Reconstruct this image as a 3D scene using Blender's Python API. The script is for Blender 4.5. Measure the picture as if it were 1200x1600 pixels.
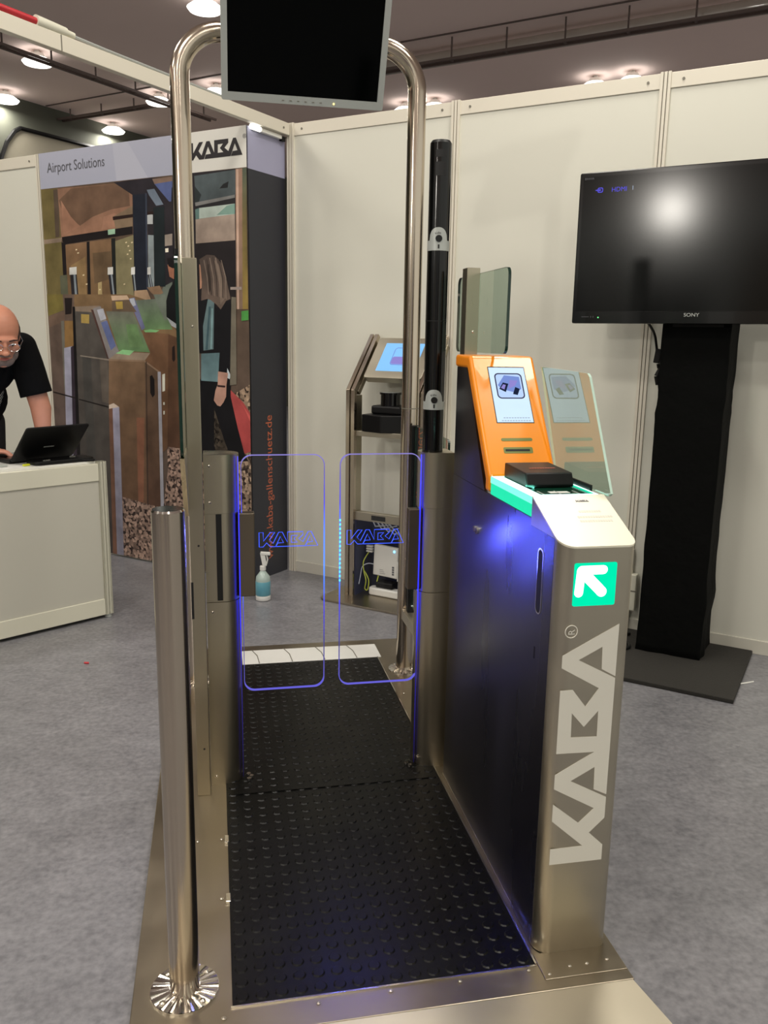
import bpy, bmesh, math, random
from math import sin, cos, pi, radians, sqrt
from mathutils import Vector, Matrix, noise
from mathutils.geometry import tessellate_polygon
random.seed(7)
for o in list(bpy.data.objects): bpy.data.objects.remove(o)
SC=bpy.context.scene; COL=SC.collection

# ------------------------------------------------------------------ camera
cam_data=bpy.data.cameras.new('camera'); cam=bpy.data.objects.new('camera',cam_data); COL.objects.link(cam)
R=Vector((0.979642,-0.200011,0.017280)); U=Vector((0.023300,0.199090,0.979704)); 
cam_data.sensor_fit='VERTICAL'; cam_data.sensor_height=36; cam_data.lens=36*1302.66/1600
CAMPOS=Vector((0,0,1.38))
_p,_r,_gy=.20213,.01728,-.20135
_f=Vector((0,cos(_p),-sin(_p))); _u=Vector((0,sin(_p),cos(_p))); _x=Vector((1,0,0))
_r2=cos(_r)*_x+sin(_r)*_u; _u2=-sin(_r)*_x+cos(_r)*_u
_G=Matrix(((cos(_gy),-sin(_gy),0),(sin(_gy),cos(_gy),0),(0,0,1)))
R,U,FW=_G@_r2,_G@_u2,_G@_f
cam.matrix_world=Matrix(((R.x,U.x,-FW.x,CAMPOS.x),(R.y,U.y,-FW.y,CAMPOS.y),(R.z,U.z,-FW.z,CAMPOS.z),(0,0,0,1)))
cam_data.clip_start=.05; cam_data.clip_end=100
SC.camera=cam
# ------------------------------------------------------------------ frames: GATE = world, BOOTH = stand walls (corner as origin)
BANG=.71575
GATE=Matrix.Identity(4)
BOOTH=Matrix.Translation((.447,4.925,0))@Matrix.Rotation(-BANG,4,'Z')
# ------------------------------------------------------------------ colour management, world, large lights
SC.view_settings.view_transform='Standard'; SC.view_settings.look='None'
SC.view_settings.gamma=1; SC.view_settings.use_curve_mapping=False
SC.view_settings.exposure=0.10
W=bpy.data.worlds.new('hall_world'); SC.world=W; W.use_nodes=True
W.node_tree.nodes['Background'].inputs[0].default_value=(.58,.57,.51,1)
W.node_tree.nodes['Background'].inputs[1].default_value=1.4
def area(name,frame,loc,size,power,col=(1,.95,.86),shape='DISK',direction=None,sizey=None):
    l=bpy.data.lights.new(name,'AREA'); l.energy=power; l.color=col; l.shape=shape; l.size=size
    if sizey: l.size_y=sizey
    o=bpy.data.objects.new(name,l); COL.objects.link(o)
    m=frame@Matrix.Translation(loc)
    if direction is not None:
        q=Vector(direction).to_track_quat('-Z','Y'); m=m@q.to_matrix().to_4x4()
    o.matrix_world=m; return o
# rows of hall lamps hanging over the stands, matching the fixtures built below
LAMPS=[(-7.42,5.70),(-5.71,3.0),(-5.64,4.84),(-4.68,4.87),(-7.42,3.85),(-2.91,2.66),(-.33,6.69),(.11,6.69),(-2.92,6.67),(-2.48,6.68)]
for i,(u,v) in enumerate(LAMPS): area('hall_lamp_light',BOOTH,(u,v,4.38),.30,16)
for u,v,p in [(2.0,-.55,75),(1.2,-2.2,50),(3.6,-1.8,70),(-1.8,-1.9,80),(1.0,-4.4,100),(3.9,-4.6,85),(-2.4,-4.6,80),(2.2,-7.4,90),(-1.5,-7.6,80),(5.6,-7.2,60)]:  # lamps above the frame; the first is added to brighten the cabinet lid
    area('hall_lamp_light',BOOTH,(u,v,4.38),.7,p*.5)
area('hall_lamp_light',BOOTH,(-1.16,-16.4,4.3),.5,150,direction=(.2,1,-.3))

# ------------------------------------------------------------------ materials
def lin(c):
    c=[x/255 for x in c[:3]]
    return tuple(x/12.92 if x<=.04045 else ((x+.055)/1.055)**2.4 for x in c)+(1,)
MATS={}
def mat(name,col,rough=.5,metal=0,var=.06,scale=12,bump=0,bscale=60,emit=None,es=1,aniso=0,stretch=None,spec=.5,coat=0,rvar=0,col2=None,arot=0):
    if name in MATS: return MATS[name]
    m=bpy.data.materials.new(name); m.use_nodes=True; MATS[name]=m
    nt=m.node_tree; N=nt.nodes; L=nt.links; b=N['Principled BSDF']
    b.inputs['Roughness'].default_value=rough; b.inputs['Metallic'].default_value=metal
    b.inputs['Specular IOR Level'].default_value=spec; b.inputs['Coat Weight'].default_value=coat
    b.inputs['Anisotropic'].default_value=aniso; b.inputs['Anisotropic Rotation'].default_value=arot
    tc=N.new('ShaderNodeTexCoord'); mp=N.new('ShaderNodeMapping'); L.new(tc.outputs['Object'],mp.inputs[0])
    if stretch: mp.inputs['Scale'].default_value=stretch
    nz=N.new('ShaderNodeTexNoise'); nz.inputs['Scale'].default_value=scale; nz.inputs['Detail'].default_value=4
    L.new(mp.outputs[0],nz.inputs['Vector'])
    mx=N.new('ShaderNodeMix'); mx.data_type='RGBA'
    c=lin(col); 
    if col2: a,b2=c,lin(col2)
    else: a=tuple(min(1,x*(1-var)) for x in c[:3])+(1,); b2=tuple(min(1,x*(1+var)) for x in c[:3])+(1,)
    mx.inputs['A'].default_value=a; mx.inputs['B'].default_value=b2
    L.new(nz.outputs['Fac'],mx.inputs['Factor']); L.new(mx.outputs['Result'],b.inputs['Base Color'])
    if rvar:
        mr=N.new('ShaderNodeMapRange'); mr.inputs['To Min'].default_value=max(0,rough-rvar); mr.inputs['To Max'].default_value=rough+rvar
        mr.inputs['From Min'].default_value=.3; mr.inputs['From Max'].default_value=.7
        L.new(nz.outputs['Fac'],mr.inputs['Value']); L.new(mr.outputs[0],b.inputs['Roughness'])
    if bump:
        n2=N.new('ShaderNodeTexNoise'); n2.inputs['Scale'].default_value=bscale; L.new(mp.outputs[0],n2.inputs['Vector'])
        bp=N.new('ShaderNodeBump'); bp.inputs['Strength'].default_value=bump; bp.inputs['Distance'].default_value=.01
        L.new(n2.outputs['Fac'],bp.inputs['Height']); L.new(bp.outputs[0],b.inputs['Normal'])
    if emit:
        b.inputs['Emission Color'].default_value=lin(emit); b.inputs['Emission Strength'].default_value=es
    return m
def glass(name,tint,refl=1.0,rough=0.0,gloss_tint=(1,1,1,1),ior=1.5):
    m=bpy.data.materials.new(name); m.use_nodes=True; nt=m.node_tree; N=nt.nodes; L=nt.links
    N.remove(N['Principled BSDF']); out=N['Material Output']
    t=N.new('ShaderNodeBsdfTransparent'); t.inputs[0].default_value=tint
    g=N.new('ShaderNodeBsdfGlossy'); g.inputs['Roughness'].default_value=rough; g.inputs[0].default_value=gloss_tint
    f=N.new('ShaderNodeFresnel'); f.inputs[0].default_value=ior
    k=N.new('ShaderNodeMath'); k.operation='MULTIPLY'; k.inputs[1].default_value=refl; L.new(f.outputs[0],k.inputs[0])
    ge=N.new('ShaderNodeNewGeometry'); iv=N.new('ShaderNodeMath'); iv.operation='SUBTRACT'; iv.inputs[0].default_value=1; L.new(ge.outputs['Backfacing'],iv.inputs[1])
    k2=N.new('ShaderNodeMath'); k2.operation='MULTIPLY'; L.new(k.outputs[0],k2.inputs[0]); L.new(iv.outputs[0],k2.inputs[1]); k=k2
    mx=N.new('ShaderNodeMixShader'); L.new(k.outputs[0],mx.inputs[0]); L.new(t.outputs[0],mx.inputs[1]); L.new(g.outputs[0],mx.inputs[2])
    L.new(mx.outputs[0],out.inputs[0]); MATS[name]=m; return m
STEEL=mat('brushed_steel',(176,168,148),.30,1,var=.10,scale=9,stretch=(1,1,.05),aniso=.5,rvar=.05)
STEELH=mat('brushed_steel_sheet',(184,177,160),.36,1,var=.07,scale=10,stretch=(.1,1,1),aniso=.3,rvar=.06)
TUBE=mat('polished_tube_steel',(192,180,164),.17,1,var=.06,scale=14,stretch=(1,1,.04),rvar=.04)
PLATE=mat('floor_plate_steel',(164,154,136),.34,1,var=.14,scale=5,rvar=.08)
RAMPS=mat('ramp_steel',(206,198,178),.42,1,var=.06,scale=6,rvar=.05)
LIDM=mat('lid_bright_steel',(240,236,216),.42,.6,var=.03,scale=8)
DSTEEL=mat('dark_side_steel',(104,104,112),.30,1,var=.10,scale=5,stretch=(1,1,.15),rvar=.05,aniso=.75,arot=.25)
ARMM=mat('dark_wing_plate_steel',(120,110,96),.36,1,var=.06,scale=8)
BLACKT=mat('black_gloss_plastic',(7,7,8),.14,0,var=.1,coat=.1,spec=.35)
BLACKM=mat('black_matt_plastic',(9,9,10),.42,0,var=.2,spec=.3)
BLACKD=mat('dark_recess',(8,8,9),.6,0,var=.2)
CLOTH=mat('black_cloth',(4,5,4),.9,0,var=.3,scale=25,bump=.3,bscale=30,spec=.15)
FELT=mat('dark_felt_base',(44,42,38),.9,0,var=.15,scale=60,bump=.3,bscale=200)
RUBBER=mat('studded_rubber',(7,7,6),.36,0,var=.2,scale=8,bump=.05,bscale=80,rvar=.08,spec=.24)
ORANGE=mat('orange_lacquer',(246,142,0),.30,0,var=.03,coat=.4)
WALLM=mat('white_panel_laminate',(218,217,204),.50,0,var=.025,scale=1.6,bump=.02,bscale=6)
RAILM=mat('cream_aluminium_rail',(220,214,198),.38,0,var=.03,scale=3)
RAILG=mat('grey_rail_groove',(120,116,104),.5,0)
SKIRT=mat('grey_white_skirting',(206,203,190),.45,0,var=.03)
CEIL=mat('mauve_ceiling',(246,224,218),.75,0,var=.05,scale=.8)
CEILD=mat('dark_hall_wall',(82,84,74),.8,0,var=.12,scale=1)
BEIGE=mat('beige_hall_recess',(150,144,128),.8,0,var=.05,scale=1)
RAILD=mat('brown_cable_tray',(92,78,74),.6,0,var=.1)
PIPE=mat('pale_ceiling_duct',(176,166,158),.35,0,var=.05,coat=.5)
REDP=mat('red_tube',(190,40,50),.4,0)
WHITEP=mat('white_plastic',(228,228,222),.35,0,var=.02)
GREYP=mat('silver_grey_plastic',(178,182,178),.38,.2,var=.03)
SCREENB=mat('black_screen_glass',(2,3,3),.13,0,var=.1,spec=.08)
TVSCR=mat('tv_screen_glass',(2,3,3),.135,0,var=.1,spec=.28)
COUNTM=mat('counter_panel_grey',(196,194,182),.5,0,var=.03,scale=3)
COUNTR=mat('counter_rail_cream',(220,218,200),.4,0,var=.02)
DARKINK=mat('dark_ink',(34,28,32),.5,0,var=.1)
GREYINK=mat('grey_ink',(92,92,98),.5,0,var=.1)
ORINK=mat('orange_ink',(196,104,70),.5,0,var=.08)
DECAL=mat('pale_decal_vinyl',(214,212,200),.5,0,var=.02)
CHROME=mat('chrome',(215,212,205),.12,1,var=.02)
BRASSS=mat('screw_head_steel',(206,200,186),.25,1,var=.03)
GLASSW=glass('clear_green_glass',(.80,.88,.83,1),1.6)
ACRYL=glass('clear_acrylic',(.975,.975,.985,1),.55)
GREDGE=mat('dark_green_glass_edge',(20,46,38),.1,0,var=.2)
GLEDGE=mat('pale_glass_edge',(186,214,200),.12,0,var=.1)
def emis(name,col,s,grad=None):
    m=bpy.data.materials.new(name); m.use_nodes=True; nt=m.node_tree; N=nt.nodes; L=nt.links
    N.remove(N['Principled BSDF']); e=N.new('ShaderNodeEmission'); e.inputs[0].default_value=lin(col); e.inputs[1].default_value=s
    L.new(e.outputs[0],N['Material Output'].inputs[0])
    if grad:   # strength and colour of an edge-lit sheet by distance from its light source height: [(z,(rgb),strength)]
        ge=N.new('ShaderNodeNewGeometry'); sp=N.new('ShaderNodeSeparateXYZ'); L.new(ge.outputs['Position'],sp.inputs[0])
        mr=N.new('ShaderNodeMapRange'); z0,z1=grad[0][0],grad[-1][0]
        mr.inputs['From Min'].default_value=z0; mr.inputs['From Max'].default_value=z1; L.new(sp.outputs['Z'],mr.inputs['Value'])
        cr=N.new('ShaderNodeValToRGB'); el=cr.color_ramp.elements
        while len(el)>1: el.remove(el[0])
        first=True
        for z,c,st in grad:
            k=el[0] if first else el.new((z-z0)/(z1-z0))
            k.position=(z-z0)/(z1-z0); cc=lin(c); k.color=(cc[0]*st/4,cc[1]*st/4,cc[2]*st/4,1); first=False
        L.new(mr.outputs[0],cr.inputs[0]); L.new(cr.outputs[0],e.inputs[0]); e.inputs[1].default_value=4*s
    else:
        tc=N.new('ShaderNodeTexCoord'); nz=N.new('ShaderNodeTexNoise'); nz.inputs['Scale'].default_value=30; L.new(tc.outputs['Object'],nz.inputs['Vector'])
        mr=N.new('ShaderNodeMapRange'); mr.inputs['To Min'].default_value=s*.96; mr.inputs['To Max'].default_value=s*1.04
        L.new(nz.outputs['Fac'],mr.inputs['Value']); L.new(mr.outputs[0],e.inputs[1])
    MATS[name]=m; return m
EDGE=emis('edge_lit_acrylic_rim',(120,110,255),1,grad=[(.30,(122,116,250),.75),(.45,(112,108,190),.42),(.58,(90,84,255),.8),(.70,(60,120,255),2.2),(.80,(60,110,255),2.4),(.90,(90,84,255),.9),(1.0,(150,140,230),.55),(1.06,(160,150,235),.8)])
BLUEREFL=emis('blue_rim_reflection',(40,46,255),1,grad=[(.03,(70,60,120),.12),(.4,(70,60,200),.45),(.62,(40,44,255),2.2),(.88,(40,44,255),2.4),(1.05,(90,90,255),1.1)])  # glows in place of rim light reflected on the pillars
LEDC=emis('cyan_led_dots',(70,200,255),3.0)
ENGR=emis('glowing_engraving',(62,92,255),1.5)
MINT=emis('lit_mint_plastic_top',(206,255,242),2.4)
GREEN=emis('lit_green_plastic_side',(40,226,172),1.05)
SIGNG=emis('lit_green_sign',(0,236,176),1.0)
SIGNW=emis('lit_white_arrow',(236,255,255),2.4)
SCRW=emis('lit_screen_pale_blue',(208,232,252),1.05)
SCRB=emis('lit_screen_blue',(140,200,255),1.0)
SCRI=emis('screen_picture_blue',(126,150,220),.9)
SCRL=emis('screen_picture_light',(190,216,255),.95)
SCRD=emis('screen_ink_dark',(62,58,92),.9)
SCRK=emis('screen_ink_black',(36,44,70),.7)
SCRP=emis('screen_ink_violet',(150,140,215),.9)
SCRT=emis('screen_text_grey',(170,184,204),.95)
BLUEG=emis('blue_osd_glyphs',(96,90,225),.9)
AMBER=emis('amber_power_led',(255,220,120),3)
LAMPE=emis('lamp_diffuser_glow',(255,250,240),3)
LEDG=emis('green_power_led',(120,255,150),1.2)
LEDR=emis('blue_router_led',(90,190,255),6)

# ------------------------------------------------------------------ object helpers
CUR={'loc':Vector((0,0,0))}
def setp(o,label=None,cat=None,group=None,kind=None):
    if label: o['label']=label
    if cat: o['category']=cat
    if group: o['group']=group
    if kind: o['kind']=kind
    return o
class Thing:
    def __init__(s,name,label,cat,loc,frame=GATE,group=None):
        s.o=bpy.data.objects.new(name,None); COL.objects.link(s.o); s.o.empty_display_size=.05
        s.loc=Vector(loc); s.o.matrix_world=frame@Matrix.Translation(s.loc); setp(s.o,label,cat,group)
    def part(s,name,bm,mats,parent=None,smooth=False,label=None,kind=None,bevel=0,seg=2,autos=None):
        o=mkobj(name,bm,mats,s.loc,smooth,bevel,seg); o.parent=parent or s.o
        if label: o['label']=label
        if kind: o['kind']=kind
        return o
def mkobj(name,bm,mats,off=(0,0,0),smooth=False,bevel=0,seg=2):
    me=bpy.data.meshes.new(name)
    if isinstance(bm,bpy.types.Mesh): me=bm; me.transform(Matrix.Translation(-Vector(off)))
    else:
        bmesh.ops.translate(bm,verts=bm.verts,vec=-Vector(off)); bmesh.ops.recalc_face_normals(bm,faces=bm.faces); bm.to_mesh(me); bm.free()
    if not isinstance(mats,(list,tuple)): mats=[mats]
    for m in mats: me.materials.append(m)
    if smooth:
        me.polygons.foreach_set('use_smooth',[True]*len(me.polygons))
        if smooth!='all':
            me.set_sharp_from_angle(angle=radians(38))
    o=bpy.data.objects.new(name,me); COL.objects.link(o)
    if bevel:
        b=o.modifiers.new('bevel','BEVEL'); b.width=bevel; b.segments=seg; b.limit_method='ANGLE'; b.angle_limit=radians(35)
    return o
def single(name,bm,mats,label,cat,loc,frame=GATE,group=None,smooth=False,bevel=0,kind=None):
    o=mkobj(name,bm,mats,loc,smooth,bevel); o.matrix_world=frame@Matrix.Translation(Vector(loc)); setp(o,label,cat,group,kind); return o
def struct(name,bm,mats,loc=(0,0,0),frame=GATE,bevel=0,smooth=False):
    o=mkobj(name,bm,mats,loc,smooth,bevel); o.matrix_world=frame@Matrix.Translation(Vector(loc)); o['kind']='structure'; return o
def NB(): return bmesh.new()
def box(bm,x0,x1,y0,y1,z0,z1,mi=0):
    v=[bm.verts.new((x,y,z)) for x in(x0,x1) for y in(y0,y1) for z in(z0,z1)]
    for q in((0,1,3,2),(4,6,7,5),(0,4,5,1),(2,3,7,6),(0,2,6,4),(1,5,7,3)):
        f=bm.faces.new([v[i] for i in q]); f.material_index=mi
    return bm
def bx(*a,mi=0): return box(NB(),*a,mi=mi)
def obox(bm,c,ax,ay,az,hx,hy,hz,mi=0):   # oriented box
    c=Vector(c);ax,ay,az=[Vector(a).normalized() for a in(ax,ay,az)]
    v=[bm.verts.new(c+ax*i*hx+ay*j*hy+az*k*hz) for i in(-1,1) for j in(-1,1) for k in(-1,1)]
    for q in((0,1,3,2),(4,6,7,5),(0,4,5,1),(2,3,7,6),(0,2,6,4),(1,5,7,3)):
        f=bm.faces.new([v[i] for i in q]); f.material_index=mi
    return bm
def cyl(bm,p0,p1,r,seg=24,r1=None,mi=0,cap=True):
    p0,p1=Vector(p0),Vector(p1); r1=r if r1 is None else r1
    d=(p1-p0).normalized(); a=d.orthogonal().normalized(); b=d.cross(a)
    A=[];B=[]
    for i in range(seg):
        t=2*pi*i/seg; w=a*cos(t)+b*sin(t); A.append(bm.verts.new(p0+w*r)); B.append(bm.verts.new(p1+w*r1))
    for i in range(seg):
        j=(i+1)%seg; f=bm.faces.new((A[i],A[j],B[j],B[i])); f.material_index=mi
    if cap:
        f=bm.faces.new(A[::-1]); f.material_index=mi; f=bm.faces.new(B); f.material_index=mi
    return bm
def cy(*a,**k): return cyl(NB(),*a,**k)
def tube(bm,pts,r,seg=12,closed=False,mi=0,radii=None):
    P=[Vector(p) for p in pts]; n=len(P); rings=[]; prev=None
    for i,p in enumerate(P):
        if closed: t=(P[(i+1)%n]-P[i-1]).normalized()
        else: t=(P[min(i+1,n-1)]-P[max(i-1,0)]).normalized()
        if prev is None: a=t.orthogonal().normalized()
        else: a=(prev-t*prev.dot(t)).normalized()
        prev=a; b=t.cross(a); rr=radii[i] if radii else r
        rings.append([bm.verts.new(p+(a*cos(2*pi*k/seg)+b*sin(2*pi*k/seg))*rr) for k in range(seg)])
    m=n if closed else n-1
    for i in range(m):
        A=rings[i];B=rings[(i+1)%n]
        if closed and i==n-1:   # match twist
            best=min(range(seg),key=lambda s:sum((A[k].co-B[(k+s)%seg].co).length for k in range(seg))); B=B[best:]+B[:best]
        for k in range(seg):
            l=(k+1)%seg; f=bm.faces.new((A[k],A[l],B[l],B[k])); f.material_index=mi
    if not closed:
        for rg in(rings[0][::-1],rings[-1]): f=bm.faces.new(rg); f.material_index=mi
    return bm
def prism(bm,outline,fn0,fn1,holes=(),mi=0,side=None):
    # polygon (2D list, may have holes) lifted by fn0 and fn1 to the two faces
    loops=[list(outline)]+[list(h) for h in holes]
    flat=[p for l in loops for p in l]
    tris=tessellate_polygon([[Vector((p[0],p[1],0)) for p in l] for l in loops])
    V0=[bm.verts.new(fn0(*p)) for p in flat]; V1=[bm.verts.new(fn1(*p)) for p in flat]
    for t in tris:
        try:
            f=bm.faces.new([V0[i] for i in t]); f.material_index=mi
            f=bm.faces.new([V1[i] for i in t[::-1]]); f.material_index=mi
        except ValueError: pass
    k=0
    for l in loops:
        n=len(l)
        for i in range(n):
            a,b=k+i,k+(i+1)%n
            try: f=bm.faces.new((V0[a],V0[b],V1[b],V1[a])); f.material_index=mi if side is None else side
            except ValueError: pass
        k+=n
    return bm
def ngon_extr(bm,outline,fn0,fn1,mi=0):   # clean n-gon caps (bevels well)
    V0=[bm.verts.new(fn0(*p)) for p in outline]; V1=[bm.verts.new(fn1(*p)) for p in outline]
    f=bm.faces.new(V0); f.material_index=mi; f=bm.faces.new(V1[::-1]); f.material_index=mi
    n=len(outline)
    for i in range(n):
        j=(i+1)%n; f=bm.faces.new((V0[i],V0[j],V1[j],V1[i])); f.material_index=mi
    return bm
def rrect(x0,x1,y0,y1,r,n=6):
    o=[]
    for cx,cy_,a0 in((x1-r,y1-r,0),(x0+r,y1-r,90),(x0+r,y0+r,180),(x1-r,y0+r,270)):
        for i in range(n+1):
            a=radians(a0+90*i/n); o.append((cx+r*cos(a),cy_+r*sin(a)))
    return o
def text_bm(s,size,fn,sx=1,thick=.0006,space=1.0,align='LEFT',shear=0):
    # fn(a,b,d): a along the line, b up, d out of the surface
    cu=bpy.data.curves.new('t','FONT'); cu.body=s; cu.size=size; cu.space_character=space; cu.align_x=align; cu.resolution_u=4; cu.shear=shear
    o=bpy.data.objects.new('t',cu); COL.objects.link(o); dg=bpy.context.evaluated_depsgraph_get(); dg.update()
    me=bpy.data.meshes.new_from_object(o.evaluated_get(dg)); bpy.data.objects.remove(o)
    bm=NB(); bm.from_mesh(me)
    bmesh.ops.remove_doubles(bm,verts=bm.verts,dist=size*.001)
    for v in bm.verts: v.co=Vector(fn(v.co.x*sx,v.co.y,thick))
    return bm
LOGO=[(1,0),(.884,1),(.834,1),(.743,.29),(.671,.52),(.743,.77),(.743,1),(.481,1),(.477,.29),(.392,1),(.331,1),(.233,.22),(.175,.5),(.266,1),(.192,1),(.071,.39),(.069,1),(0,1),(0,0),(.067,0),(.127,.28),(.186,0),(.277,0),(.36,.70),(.412,.264),(.316,.25),(.289,0),(.781,0),(.863,.70),(.911,.28),(.821,.264),(.788,0)]
LOGOH=[(.647,.76),(.586,.52),(.649,.272),(.542,.264),(.546,.75)]
def logo_bm(fn,th=.0008,bm=None):
    return prism(bm or NB(),LOGO,lambda s,t:fn(s,t,0),lambda s,t:fn(s,t,th),holes=[LOGOH])
def screw(T,p,n,r=.006,name='screw',parent=None,mat_=None):
    p=Vector(p);n=Vector(n).normalized(); bm=NB(); cyl(bm,p-n*.001,p+n*.0012,r,12); cyl(bm,p+n*.0012,p+n*.0035,r*.8,12,r1=r*.35)
    return T.part(name,bm,mat_ or BRASSS,parent,smooth=True)
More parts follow.
